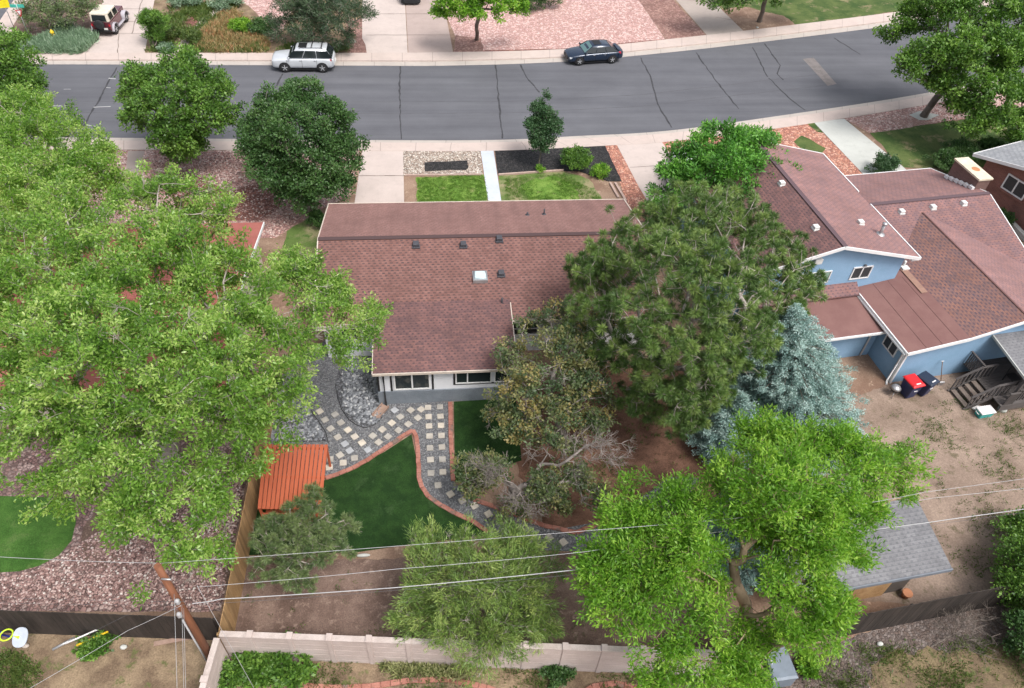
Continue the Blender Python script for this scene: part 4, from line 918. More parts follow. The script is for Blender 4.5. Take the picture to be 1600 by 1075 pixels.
make_car('dark blue sedan parked at the far kerb in front of pink gravel', 'car', (c.x, c.y, -.10), math.atan2(dv.y, dv.x), P_navy, 4.85, 1.84, ST_SED, CAB_SED, .335, (1.45, -1.35), glass='car_glass_light', spoiler=True, sunroof=True, group='cars in the street and on the driveways')
p = G(1566, 92, -.1)
make_car('light grey sedan parked in the street behind the big tree at the right', 'car', (p.x, p.y, -.1), RAD(22), P_lgrey, 4.85, 1.84, ST_SED, CAB_SED, .335, (1.45, -1.35), group='cars in the street and on the driveways')
p = G(1078, -14); d = (G(1150, 50)-G(1100, -20)).normalized()
make_car('white car whose nose shows at the top edge on the grey driveway', 'car', (p.x, p.y, .03), math.atan2(d.y, d.x), P_white, 4.85, 1.84, ST_SUV, CAB_SUV, .35, (1.42, -1.4), group='cars in the street and on the driveways')
p = G(196, -9); d = (G(260, -40)-G(196, -9)).normalized()
make_car('dark car half cut off by the top edge beside the hardtop off-roader', 'car', (p.x, p.y, .03), RAD(185), P_black, 4.85, 1.84, ST_SED, CAB_SED, .335, (1.45, -1.35), group='cars in the street and on the driveways')
p = G(1062, 296)
make_car('white van like car half hidden by the bright tree on the blue house driveway', 'car', (p.x, p.y, .03), RAD(262), P_white, 4.85, 1.9, ST_SUV, CAB_SUV, .36, (1.42, -1.4), group='cars in the street and on the driveways')
# covered car, top edge
p = G(641, -6); cc = thing('covered_car', 'car under a black fitted cover at the top edge of the wide driveway', 'covered car', (p.x, p.y, 0), RAD(92))
M['cover'] = m_plain('black car cover', (0.016, 0.017, 0.02), 0.85)
rg = [half_ring(x, w, .12, zs, zt, .88) for x, w, zs, zt in ((-2.3, .70, .72, .85), (-2.15, .9, .95, 1.15), (-1.3, .95, 1.1, 1.5), (0, .95, 1.1, 1.55), (.9, .94, 1.0, 1.2), (2.1, .9, .75, .9), (2.35, .7, .55, .7))]
MB().loft(rg).build('fabric_cover', M['cover'], cc, subsurf=1)
for x in (-1.4, 1.4):
    for s in (1, -1): wheel(cc, x, s*.78, .32, .2, s)
# hardtop off-roader
A = G(150, 58); B = G(178, 33); d = (B-A).normalized(); c = (G(149, 56)+G(178, 57))/2
jc = (G(146, 56)+G(180, 57))/2; ang = RAD(66)
base = G(163, 58); fwd = (G(196, 20)-G(163, 58)).normalized(); ang = math.atan2(fwd.y, fwd.x)
jp = base+fwd*1.85
J = thing('off_roader', 'maroon off-roader with cream hardtop and rear spare wheel on the left driveway', 'car', (jp.x, jp.y, .03), ang, 'cars in the street and on the driveways')
M['cream_top'] = m_plain('cream hardtop', (0.66, 0.60, 0.50), 0.5); M['grey_trim'] = m_plain('pale fender trim', (0.42, 0.40, 0.44), 0.5)
b = MB().box(-1.75, .55, -.75, .75, .45, 1.12); b.box(.55, 1.75, -.52, .52, .5, 1.08); b.build('body', P_maroon, J, bevel=.04)
t = MB().loft([[(-1.74, -.72, 1.12), (.35, -.72, 1.12), (.35, .72, 1.12), (-1.74, .72, 1.12)], [(-1.68, -.66, 1.78), (.1, -.66, 1.78), (.1, .66, 1.78), (-1.68, .66, 1.78)]], False)
t.build('hardtop', M['cream_top'], J, bevel=.05)
MB().face([(-1.765, -.56, 1.18), (-1.765, .56, 1.18), (-1.72, .52, 1.66), (-1.72, -.52, 1.66)][::-1]).build('rear_window', M['car_glass'], J)
MB().face([(.375, -.6, 1.15), (.375, .6, 1.15), (.135, .56, 1.70), (.135, -.56, 1.70)]).build('windshield', M['car_glass'], J)
for s in (1, -1):
    for x0, x1 in ((-1.5, -.75), (-.6, .15)):
        q = [(x0, s*.735, 1.2), (x1, s*.735, 1.2), (x1-.08, s*.69, 1.66), (x0, s*.69, 1.66)]; MB().face(q if s < 0 else q[::-1]).build('side_window', M['car_glass'], J)
    for x in (-1.15, 1.2):
        wheel(J, x, s*.72, .37, .25, s); m = MB()
        for k in range(8):
            a0 = math.pi*k/8; a1 = math.pi*(k+1)/8
            m.bar((x+.5*math.cos(a0), s*.78, .38+.5*math.sin(a0)), (x+.5*math.cos(a1), s*.78, .38+.5*math.sin(a1)), .3, .04, (0, 1, 0)) if False else m.obox((x+.48*math.cos((a0+a1)/2), s*.74, .38+.48*math.sin((a0+a1)/2)), Vector((-math.sin((a0+a1)/2), 0, math.cos((a0+a1)/2)))*.1, (0, .17, 0), Vector((math.cos((a0+a1)/2), 0, math.sin((a0+a1)/2)))*.025)
        m.build('fender', M['grey_trim'], J)
    MB().box(-.6, .62, s*.72, s*.9, .36, .42).build('side_step', M['grey_trim'], J)
    MB().box(-1.79, -1.74, s*.62, s*.74, .8, .96).build('taillight', M['lamp_red'], J)
MB().box(-1.92, -1.76, -.72, .72, .42, .56).build('bumper', M['car_black'], J, bevel=.02); MB().box(1.76, 1.92, -.72, .72, .42, .56).build('bumper', M['car_black'], J, bevel=.02)
n = 24; ring = lambda q, x: [(x, .05+q*math.cos(2*math.pi*k/n), .95+q*math.sin(2*math.pi*k/n)) for k in range(n)]
sw = MB().loft([ring(.2, -1.78), ring(.36, -1.78), ring(.38, -1.84), ring(.38, -1.95), ring(.34, -2.0), ring(.2, -2.0)]).build('spare_wheel', M['tyre'], J); MB().loft([ring(.2, -1.8), ring(.2, -1.985), ring(.1, -1.96)]).build('rim', M['alloy'], sw)
MB().box(-1.95, -1.93, -.55, -.25, .6, .75).build('number_plate', M['plate'], J)

# ------------------------------------------------------------------ street furniture
M['yellow'] = m_plain('yellow paint', (0.75, 0.50, 0.02), 0.5); M['sign_yellow'] = m_plain('yellow sign sheet', (0.80, 0.66, 0.02), 0.4)
M['sign_green'] = m_plain('faded green sign sheet', (0.06, 0.42, 0.34), 0.4); M['sign_red'] = m_plain('red sign sheet', (0.50, 0.03, 0.04), 0.4); M['sign_white'] = m_plain('white sign sheet', (0.72, 0.70, 0.70), 0.4)
p = G(86, 63); t = thing('hydrant', 'yellow fire hydrant among silvery shrubs at the corner', 'hydrant', p)
h = .0
MB().lathe((0, 0, 0), [(.17, 0), (.17, .06), (.12, .08), (.115, .55), (.15, .57), (.15, .62), (.13, .72), (.06, .80), (.04, .86)], 16).build('barrel', M['yellow'], t)
for s in (1, -1): MB().tube([(s*.1, 0, .42), (s*.2, 0, .42), (s*.2, 0, .42)], [.07, .07, .06], 10).build('nozzle', M['yellow'], t)
MB().tube([(0, -.1, .36), (0, -.22, .36)], .085, 10).build('nozzle', M['yellow'], t)
t = thing('road_sign', 'yellow diamond like warning sign at the top left corner', 'sign', G(25, 51))
MB().tube([(0, 0, 0), (0, 0, 2.6)], .03, 6).build('post', M['metal'], t)
o = MB().obox((0, -.05, 2.35), Vector((.38, .1, 0)), Vector((0, .012, 0)), Vector((0, 0, .38))).build('sign_plate', M['sign_yellow'], t)
t = thing('street_sign', 'green street name blade above a red edged triangular sign on one post', 'sign', G(50, 67))
MB().tube([(0, 0, 0), (0, 0, 3.0)], .03, 6).build('post', M['metal'], t)
MB().box(-.5, .5, -.02, .02, 2.72, 2.95).build('name_blade', M['sign_green'], t)
m = MB()
m.loft([[(-.22, -.05, 2.55), (.22, .04, 2.55), (0, 0, 2.0)], [(-.22, -.08, 2.55), (.22, .01, 2.55), (0, -.03, 2.0)]], False); o = m.build('yield_plate', M['sign_red'], t)
MB().face([(-.14, -.085, 2.5), (0, -.045, 2.16), (.14, -.01, 2.5)][::1]).build('yield_centre', M['sign_white'], o)

# ------------------------------------------------------------------ utility pole and lines
M['pole_wood'] = m_wood('red brown utility pole', (0.12, 0.045, 0.022), (0.22, 0.085, 0.04), s=(9, 9, .8))
M['wire_light'] = m_plain('light aluminium cable', (0.40, 0.40, 0.41), 0.5); M['wire_dark'] = m_plain('dark cable', (0.10, 0.10, 0.11), 0.6)
pb_ = G(341, 1046); ht = 7.35
t = thing('utility_pole', 'red brown wooden utility pole standing at the corner of the pink wall', 'pole', pb_)
MB().tube([(0, 0, 0), (0, 0, ht*.5), (0, 0, ht)], [.135, .12, .10], 14).build('pole', M['pole_wood'], t)
MB().tube([(-.19, -.03, 0), (-.165, -.03, 4.0)], .03, 6).build('conduit', M['wire_light'], t)
MB().tube([(.02, -.16, 6.9), (.3, -.2, 6.9)], .03, 6).build('bracket', M['metal'], t)
MB().lathe((-.05, -.2, 4.6), [(.05, 0), (.08, .05), (.05, .12), (.08, .18), (.03, .25)], 10).build('insulator', M['wire_light'], t)
MB().lathe((.1, -.18, 5.4), [(.05, 0), (.08, .05), (.05, .12), (.08, .18), (.03, .25)], 10).build('insulator', M['wire_light'], t)
ptop = pb_+Vector((0, 0, ht))
def cable(label, pts, r=.012, mat='wire_light', sag=.3, name='overhead_cable', n=14):
    """pts: ((px,py,z) ...) joined by sagging spans"""
    P = [(G(a, b, z) if not isinstance(a, Vector) else a) for a, b, z in pts]; out = []
    for i in range(len(P)-1):
        for k in range(n): t_ = k/n; out.append(P[i].lerp(P[i+1], t_)-Vector((0, 0, 4*sag*t_*(1-t_))))
    out.append(P[-1]); return tag(MB().tube(out, r*.5, 5).build(name, M[mat]), label, 'cable', 'overhead cables running from the pole')
zt = 7.2; zm = 6.2; zl = 5.6
cable('thin pale cable running from the pole top to the left edge', [(252, 880, zt), (-120, 862, zt+.2)], .014, sag=.1)
cable('uppermost pale cable from the pole top towards the upper right', [(252, 880, zt), (920, 829, zt), (1300, 795, zt), (1445, 769, zt), (2600, 610, zt)], .014, sag=.05)
cable('middle pale cable starting at the bracket and crossing the dirt yard', [(310, 917, zm), (620, 889, zm), (915, 862, zm), (1460, 778, zm), (2600, 655, zm)], .015, sag=.05)
cable('thick bundled cable crossing the dirt yard to the shed and right edge', [(300, 943, zl), (345, 936, zl), (620, 918, zl), (912, 889, zl), (1335, 831, zl), (1480, 812, zl), (2600, 656, zl)], .028, sag=.03)
cable('thin dark cable just beneath the thick bundle', [(300, 945, zl-.15), (620, 922, zl-.15), (912, 896, zl-.15), (1335, 836, zl-.15), (2600, 665, zl-.15)], .01, 'wire_dark', .05)
cable('faint cable over the rose gravel, upper of two at the left', [(290, 940, zl), (-120, 928, zl)], .008, 'wire_dark', .1)
cable('faint cable over the rose gravel, lower of two at the left', [(290, 945, zl-.1), (-120, 938, zl)], .008, 'wire_dark', .1)
cable('leftmost of three cables dropping from the pole to the bottom edge', [(272, 928, 5.9), (278, 1130, 6.2)], .014, sag=.02)
cable('middle one of three cables dropping from the pole to the bottom edge', [(284, 945, 5.6), (288, 1130, 6.0)], .012, sag=.02)
cable('rightmost of three cables dropping from the pole to the bottom edge', [(287, 950, 5.5), (291, 1130, 6.0)], .012, sag=.02)
cable('guy wire slanting down over the pink wall corner', [(308, 915, 6.3), (405, 1090, .1)], .016, sag=0)
cable('slanting service cable from the pole towards the lower left corner', [(283, 946, 5.6), (200, 985, 5.0), (30, 1085, 5.5)], .013, sag=.02)
cable('dark thin cable slanting over the left fence', [(230, 945, 5.4), (120, 1000, 5.2)], .007, 'wire_dark', 0)

# ------------------------------------------------------------------ back garden things
M['orange'] = m_wood('orange stained boards', (0.38, 0.085, 0.036), (0.48, 0.115, 0.05), s=(10, .8, 10))
z = 1.45
C4 = [G(413, 694, z), G(513, 695, z), G(502, 797, z), G(402, 795, z)]   # TL TR BR BL
t = thing('garden_shelter', 'orange stained slatted garden shelter beside the board fence', 'shelter', ((C4[2]+C4[3])/2)*1.0); t.location.z = 0
n = 15
for k in range(n):
    a = C4[0].lerp(C4[1], (k+.5)/n); b = C4[3].lerp(C4[2], (k+.5)/n); w = (C4[1]-C4[0]).length/n*.80
    MB().bar(a, b, w, .04).build('roof_board', M['orange'], t, True)
for q in (.04, .5, .96):
    a = C4[0].lerp(C4[3], q); b = C4[1].lerp(C4[2], q); MB().bar(a-Vector((0, 0, .09)), b-Vector((0, 0, .09)), .05, .13).build('beam', M['orange'], t, True)
for p in C4: cpt = p.lerp((C4[0]+C4[2])/2, .06); MB().box(cpt.x-.045, cpt.x+.045, cpt.y-.045, cpt.y+.045, 0, z-.15).build('post', M['orange'], t, True)
a = C4[3].lerp((C4[0]+C4[2])/2, .06); b = C4[2].lerp((C4[0]+C4[2])/2, .06)
for h in (.5, .95): MB().bar((a.x, a.y, h), (b.x, b.y, h), .04, .09).build('rail', M['orange'], t, True)
MB().bar((a.x, a.y+.25, .45), (b.x, b.y+.25, .45), .45, .05).build('bench', M['orange'], t, True)

# stepping stones: square cream pavers
M['paver'] = m_two('cream paver', (0.44, 0.405, 0.355), (0.53, 0.49, 0.43), 2.5, bscale=40, fine=0.12)
for k_ in ('paver',):
    nt = M[k_].node_tree; bs = nt.nodes['Principled BSDF']; src = bs.inputs['Base Color'].links[0].from_socket
    oi = nt.nodes.new('ShaderNodeObjectInfo'); rp = nt.nodes.new('ShaderNodeValToRGB'); nt.links.new(oi.outputs['Random'], rp.inputs[0])
    rp.color_ramp.elements[0].color = (.68, .70, .74, 1); rp.color_ramp.elements[1].color = (1.12, 1.08, 1.04, 1)
    mx = nt.nodes.new('ShaderNodeMixRGB'); mx.blend_type = 'MULTIPLY'; mx.inputs[0].default_value = 1; nt.links.new(src, mx.inputs[1]); nt.links.new(rp.outputs[0], mx.inputs[2]); nt.links.new(mx.outputs[0], bs.inputs['Base Color'])
M['paver_grey'] = m_two('grey paver', (0.33, 0.34, 0.36), (0.40, 0.41, 0.43), 2.5, bscale=40, fine=0.12)
sp = MB().box(-.145, .145, -.145, .145, 0, .045).build('stepping_stone', M['paver'], bevel=.008)
z3 = lambda x, y: (400+x/3.983, 500+y/3.983)
ordn = ['first', 'second', 'third', 'fourth', 'fifth', 'sixth', 'seventh', 'eighth']
spots = []
for i, y in enumerate((548, 606, 664, 726, 800, 873, 957)): spots.append((z3(1071+i*3, y), 0, 'square cream paver, %s from the house in the left column of the straight path' % ordn[i], 0))
for i, y in enumerate((545, 603, 660, 723, 795, 871, 950, 1032)): spots.append((z3(1145+(i*3 if i < 7 else -12), y), 0, 'square cream paver, %s from the house in the right column of the straight path' % ordn[i], 0))
for i, q in enumerate(((704, 773), (722, 783), (741, 791), (763, 804), (786, 815), (812, 827), (858, 841), (880, 848))): spots.append((q, .5, 'square paver, %s in the curved path going down to the right' % ordn[i], 0))
desc = [((397, 572), 'by the leaves at the left end'), ((492, 592), 'upper one beside the slate rocks'), ((430, 625), 'second from the left end'), ((528, 643), 'just left of the slate rock curve'), ((465, 680), 'above and left of the fork'), ((573, 688), 'below the slate rock curve'),
        ((510, 733), 'right of the slate rocks behind the shelter'), ((615, 730), 'in the middle of the fork'), ((553, 775), 'grey one near the shelter'), ((660, 768), 'at the lower middle of the fork'), ((583, 817), 'beside the grey one near the shelter'), ((697, 812), 'grey one nearest the brick edging'),
        ((523, 845), 'near the shelter corner'), ((614, 863), 'close above the brick edging'), ((543, 892), 'lowest of the turned ones'), ((462, 870), 'upper one touching the shelter edge'), ((457, 920), 'lower one touching the shelter edge'),
        ((727, 725), 'below the wooden splash block'), ((763, 765), 'above the middle of the brick edging'), ((786, 685), 'right below the splash block'), ((822, 730), 'in the band rising to the house, lower row'), ((845, 645), 'in the band rising to the house, upper row'), ((887, 690), 'nearest the tip of the turf'),
        ((898, 607), 'third below the left window, upper row'), ((948, 652), 'just above the tip of the turf'), ((862, 565), 'grey one beside the downpipe'), ((962, 565), 'below the left window'), ((1008, 613), 'left beside the straight path, lower'), ((1028, 560), 'left beside the straight path, upper')]
for (q, d_) in desc: spots.append((z3(*q), .62 if q[0] < 700 and q[1] < 850 else (.75 if q[0] > 700 else .1), 'square paver of the turned ones, '+d_, 1 if 'grey' in d_ else 0))
me2 = sp.data.copy(); me2.materials[0] = M['paver_grey']
for i, (q, rz, lb, g) in enumerate(spots):
    o = sp if i == 0 else sp.copy()
    if i: COL.objects.link(o)
    if g: o.data = me2
    w = G(*q); o.location = (w.x, w.y, .022); o.rotation_euler = (0, 0, rz+rnd.uniform(-.06, .06)); tag(o, lb, 'paver', 'square stepping stones in the grey gravel')

# brick edging and black edging
M['edge_brick'] = m_two('salmon edging brick', (0.30, 0.125, 0.095), (0.40, 0.185, 0.145), 2.0, (0.20, 0.14, 0.12), 1.2, bscale=30, fine=0.15)
def edging(px, label):
    P = [G(*q) for q in px]; m = MB(); Q = [P[0]]
    for i in range(len(P)-1):
        n_ = max(1, round((P[i+1]-P[i]).length/.3))
        for k in range(1, n_+1): Q.append(P[i].lerp(P[i+1], k/n_))
    for i in range(len(Q)-1):
        a, b = Q[i], Q[i+1]; d = (b-a); L_ = d.length; d.normalize(); s_ = Vector((-d.y, d.x, 0)); h_ = .05+rnd.uniform(0, .012); mid = (a+b)/2+s_*rnd.uniform(-.01, .01)
        m.obox(mid+Vector((0, 0, .01+h_/2)), d*(L_/2-.006), s_*.095, Vector((0, 0, h_/2+.01)))
    return tag(m.build('brick_edging', M['edge_brick'], bevel=.008), label, 'edging', 'salmon brick edging of the turf and path')
c1 = [(509, 748), (530, 741), (551, 732), (572, 721), (591, 708), (607, 697), (621, 688), (634, 679), (645, 673), (650, 682), (653, 700), (654, 725), (655, 748), (660, 763), (670, 777), (690, 791), (712, 803), (738, 815), (762, 832)]
edging(c1, 'salmon brick edging curving round the larger turf lawn')
edging([(703, 629), (704, 650), (704, 680), (706, 710), (707, 735), (708, 752)], 'straight salmon brick edging between path and smaller turf')
edging([(740, 782), (762, 789), (800, 803), (850, 822), (900, 833), (960, 810)], 'salmon brick edging on the upper side of the curved path')
M['rim_brick'] = M['edge_brick']
edging([(470, 1072), (520, 1076), (580, 1073), (640, 1064), (700, 1062), (760, 1075), (800, 1090)], 'red brick curve at the bottom edge behind the pink wall')
edging([(900, 1090), (925, 1074), (960, 1068), (990, 1074), (1010, 1090)], 'short red brick arc at the bottom edge right of centre')
def black_edge(px, label):
    P = [G(*q)+Vector((0, 0, .03)) for q in px]; return tag(MB().tube(P, .018, 6).build('edging_strip', M['black_trim']), label, 'edging')
black_edge([(524, 600), (528, 622), (534, 640), (545, 656), (558, 665), (570, 669), (584, 665), (594, 657), (602, 645)], 'black plastic edging curved round the slate rocks at the house corner')
black_edge([(478, 620), (488, 645), (500, 662), (509, 676), (513, 692)], 'black plastic edging of the slate rocks behind the shelter')
# scattered real rocks
def rocks(name, px, n, smin, smax, mat, label, seed):
    P = [G(*q) for q in px]; r = np.random.RandomState(seed); xs = [p.x for p in P]; ys = [p.y for p in P]; V = []; F = []
    def inside(x, y):
        c_ = False; j = len(P)-1
        for i in range(len(P)):
            if (P[i].y > y) != (P[j].y > y) and x < (P[j].x-P[i].x)*(y-P[i].y)/(P[j].y-P[i].y)+P[i].x: c_ = not c_
            j = i
        return c_
    base = np.array([(0, 0, 1), (.89, 0, .45), (.28, .85, .45), (-.72, .53, .45), (-.72, -.53, .45), (.28, -.85, .45), (.72, .53, -.45), (-.28, .85, -.45), (-.89, 0, -.45), (-.28, -.85, -.45), (.72, -.53, -.45), (0, 0, -1)])
    tri = np.array([(0, 1, 2), (0, 2, 3), (0, 3, 4), (0, 4, 5), (0, 5, 1), (1, 6, 2), (2, 7, 3), (3, 8, 4), (4, 9, 5), (5, 10, 1), (2, 6, 7), (3, 7, 8), (4, 8, 9), (5, 9, 10), (1, 10, 6), (6, 11, 7), (7, 11, 8), (8, 11, 9), (9, 11, 10), (10, 11, 6)])
    k = 0; tint = []
    while k < n:
        x = r.uniform(min(xs), max(xs)); y = r.uniform(min(ys), max(ys))
        if not inside(x, y): continue
        s_ = r.uniform(smin, smax); a = r.uniform(0, 6.28); v = base*(1+r.uniform(-.2, .2, (12, 1)))*np.array([s_, s_*r.uniform(.6, .9), s_*.5])
        ca, sa = math.cos(a), math.sin(a); v = np.stack([v[:, 0]*ca-v[:, 1]*sa+x, v[:, 0]*sa+v[:, 1]*ca+y, v[:, 2]+.02+s_*.3], 1)
        V.append(v); F.append(tri+12*k); tint += [r.rand()]*20; k += 1
    o = np_mesh(name, np.concatenate(V), np.concatenate(F), mat, None, tint, True); return tag(o, label, kind='stuff')
def m_tint(name, stops, rough=.85):
    n_ = NT(name); a = n_.t.nodes.new('ShaderNodeAttribute'); a.attribute_name = 'tint'; return n_.done(n_.ramp(a.outputs['Fac'], stops), rough)
M['slate_rock'] = m_tint('slate rock', [(0, (0.09, 0.095, 0.105)), (.5, (0.20, 0.21, 0.23)), (.85, (0.30, 0.31, 0.33)), (1, (0.46, 0.46, 0.46))])
M['rose_rock'] = m_tint('rose rock', [(0, (0.13, 0.08, 0.075)), (.5, (0.33, 0.20, 0.18)), (.85, (0.50, 0.36, 0.33)), (1, (0.68, 0.62, 0.58))])
M['cream_rock'] = m_tint('cream rock', [(0, (0.28, 0.21, 0.17)), (.6, (0.46, 0.39, 0.33)), (1, (0.66, 0.62, 0.57))])
rocks('river_rock', [(535, 560), (592, 560), (594, 634), (600, 648), (586, 662), (566, 665), (546, 653), (535, 633)], 1500, .045, .11, M['slate_rock'], 'loose slate river rock at the house corner', 1)
rocks('river_rock', [(440, 605), (481, 640), (496, 662), (510, 688), (416, 690), (422, 640)], 1200, .045, .11, M['slate_rock'], 'loose slate river rock behind the orange shelter', 2)
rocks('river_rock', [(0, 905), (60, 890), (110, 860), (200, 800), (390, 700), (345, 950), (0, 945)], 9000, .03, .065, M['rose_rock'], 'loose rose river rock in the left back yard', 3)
rocks('river_rock', [(632, 238), (750, 237), (753, 272), (732, 272), (731, 249), (661, 252), (663, 271), (632, 272)], 1500, .035, .08, M['cream_rock'], 'loose cream river rock beside the front walkway', 4)
rocks('river_rock', [(240, 238), (420, 238), (470, 300), (500, 325), (430, 360), (240, 300)], 4500, .03, .07, M['rose_rock'], 'loose rose river rock in the left front yard', 5)

# planter, bins, cooler and small things
M['splash'] = m_wood('weathered splash block wood', (0.25, 0.16, 0.12), (0.36, 0.25, 0.20), s=(6, 6, 6))
a = G(588, 652); b = G(601, 637)
d = (b-a); d.normalize(); s_ = Vector((-d.y, d.x, 0)); t = thing('splash_trough', 'weathered wooden trough at the foot of the black downpipe', 'trough', a)
MB().obox((a+b)/2+Vector((0, 0, .07)), (b-a)*.62, s_*.17, Vector((0, 0, .02))).build('base', M['splash'], t, True)
for k in (1, -1): MB().obox((a+b)/2+s_*k*.18+Vector((0, 0, .11)), (b-a)*.62, s_*.02, Vector((0, 0, .07))).build('side', M['splash'], t, True)
def bin_(u, v, rz, lid, label):
    p = toW(u, v); t = thing('wheelie_bin', label, 'bin', p, BR+rz, 'wheelie bins behind the blue house')
    MB().loft([[(-.24, -.28, .05), (.24, -.28, .05), (.24, .28, .05), (-.24, .28, .05)], [(-.32, -.38, .98), (.32, -.38, .98), (.32, .38, .98), (-.32, .38, .98)]], False).build('body', M['bin_blue'], t, bevel=.04)
    l_ = MB().loft([[(-.35, -.42, .97), (.35, -.42, .97), (.35, .42, .97), (-.35, .42, .97)], [(-.35, -.42, 1.02), (.35, -.42, 1.02), (.35, .42, 1.02), (-.35, .42, 1.02)], [(-.27, -.33, 1.08), (.27, -.33, 1.08), (.27, .36, 1.08), (-.27, .36, 1.08)]], False).build('lid', M[lid], t, bevel=.02)
    MB().box(-.13, .13, -.30, -.24, 1.078, 1.084).build('mark', M['sign_white'], l_); MB().box(-.1, .1, -.372, -.36, .62, .66).build('mark', M['sign_white'], t) if False else MB().obox((0, -.352, .62), (.1, 0, 0), (0, .012, 0), (0, 0, .02)).build('mark', M['sign_white'], t)
    MB().tube([(-.3, .44, .93), (.3, .44, .93)], .02, 6).build('handle', M['bin_blue'], t)
    for s in (1, -1): MB().tube([(s*.24, .32, .12), (s*.31, .32, .12)], .12, 14).build('wheel', M['tyre'], t)
M['bin_blue'] = m_plain('navy plastic', (0.015, 0.025, 0.085), 0.4); M['bin_red'] = m_plain('red plastic lid', (0.62, 0.02, 0.025), 0.4); M['bin_dark'] = m_plain('blue black plastic lid', (0.02, 0.03, 0.055), 0.4)
bin_(.36, -.85, .1, 'bin_red', 'navy wheelie bin with a bright red lid against the blue wall')
bin_(1.15, -.85, .35, 'bin_dark', 'navy wheelie bin with a dark lid beside the red lidded one')
p = toW(-.35, -.75); t = thing('kettle_grill', 'small grey kettle grill at the corner of the blue wall', 'grill', p)
MB().lathe((0, 0, .3), [(.06, 0), (.2, .06), (.25, .16), (.25, .2)], 18).build('bowl', M['car_black'], t); MB().lathe((0, 0, .5), [(.25, 0), (.2, .1), (.08, .16), (.02, .17)], 18).build('lid', M['metal'], t)
for k in range(3): a_ = 2.1*k; MB().tube([(.12*math.cos(a_), .12*math.sin(a_), .33), (.27*math.cos(a_), .27*math.sin(a_), 0)], .015, 6).build('leg', M['metal'], t)
p = toW(2.45, -.62); q = toW(2.3, -.12); t = thing('shovel', 'long handled shovel leaning on the blue wall between bins and steps', 'shovel', p)
MB().tube([p+Vector((0, 0, .1)), q+Vector((0, 0, 1.25))], .02, 6).build('handle', M['brown_fence'], t, True); MB().obox(p+Vector((0, 0, .12)), (.12, 0, 0), (0, .02, .01), (0, -.02, .16)).build('blade', M['metal'], t, True)
MB().tube([q+Vector((-.07, 0, 1.27)), q+Vector((.07, 0, 1.27))], .02, 6).build('grip', M['sign_white'], t, True)
M['teal'] = m_plain('turquoise cooler', (0.05, 0.40, 0.38), 0.4)
p = toW(3.35, -2.72); t = thing('cooler', 'turquoise cool box with a white lid in front of the timber steps', 'cooler', p, BR)
MB().loft([[(-.33, -.18, 0), (.33, -.18, 0), (.33, .18, 0), (-.33, .18, 0)], [(-.37, -.22, .36), (.37, -.22, .36), (.37, .22, .36), (-.37, .22, .36)]], False).build('box', M['teal'], t, bevel=.03)
MB().box(-.4, .4, -.25, .25, .36, .43).build('lid', M['sign_white'], t, bevel=.03); MB().tube([(-.4, -.1, .3), (-.46, -.1, .3), (-.46, .1, .3), (-.4, .1, .3)], .015, 6).build('handle', M['sign_white'], t)
p = toW(3.35, -2.3); t = tag(MB().lathe((0, 0, .02), [(.28, 0), (.3, .03), (.27, .06), (.1, .05)], 24).build('tray', M['sign_white']), 'white oval tray behind the turquoise cool box', 'tray'); t.location = p; t.scale = (1, .55, 1)
p = toW(5.3, -1.6, .75); t = thing('chair', 'dark garden chair under the grey porch roof', 'chair', p, BR)
MB().box(-.25, .25, -.25, .25, .38, .43).build('seat', M['car_black'], t); MB().box(-.25, .25, .22, .27, .43, .9).build('backrest', M['car_black'], t)
for x in (-.22, .22):
    for y in (-.22, .22): MB().box(x-.02, x+.02, y-.02, y+.02, 0, .38).build('leg', M['car_black'], t)
# grey storage box bottom right
M['slate_plastic'] = m_plain('slate grey plastic', (0.17, 0.205, 0.25), 0.45)
z = .8; q = [G(1195, 1008, z), G(1226, 1007, z), G(1247, 1058, z), G(1208, 1064, z)]
t = thing('storage_box', 'slate grey plastic storage box with a white handle below the ash tree', 'box', G(1220, 1040)); 
MB().loft([[(p.x, p.y, 0) for p in q], [(p.x, p.y, z-.08) for p in q]], False).build('box', M['slate_plastic'], t, True)
cq = sum(q, Vector())/4; q2 = [cq+(p-cq)*1.04 for p in q]; q3 = [cq+(p-cq)*.9 for p in q]
MB().loft([[(p.x, p.y, z-.08) for p in q2], [(p.x, p.y, z-.02) for p in q2], [(p.x, p.y, z+.03) for p in q3]], False).build('lid', M['slate_plastic'], t, True)
h0 = G(1204, 1028, z+.06); h1 = G(1206, 1037, z+.06); MB().tube([h0-Vector((0, 0, .08)), h0, h1, h1-Vector((0, 0, .08))], .025, 6).build('handle', M['sign_white'], t, True)
# toy hoop bottom left
M['lime'] = m_plain('lime plastic', (0.50, 0.68, 0.03), 0.4); M['hoop_board'] = m_plain('pale grey blue plastic', (0.42, 0.46, 0.53), 0.4); M['toy_blue'] = m_plain('blue plastic', (0.01, 0.03, 0.25), 0.4)
pc_ = G(31, 996, 1.15); t = thing('toy_basketball_hoop', 'toy basketball hoop with pale board and lime ring at the left edge', 'toy hoop', (pc_.x-.1, pc_.y+.1, 0)); 
m = MB(); ax = Vector((.12, .80, .55)).normalized()*.33; az = Vector((.97, -.1, .1)).normalized()*.26
nrm = ax.cross(az).normalized(); ring = [pc_+ax*math.copysign(abs(math.cos(a))**.8, math.cos(a))+az*math.copysign(abs(math.sin(a))**.8, math.sin(a)) for a in [2*math.pi*k/24 for k in range(24)]]
m.loft([[tuple(p) for p in ring], [tuple(p+nrm*.03) for p in ring]], False); m.build('backboard', M['hoop_board'], t, True)
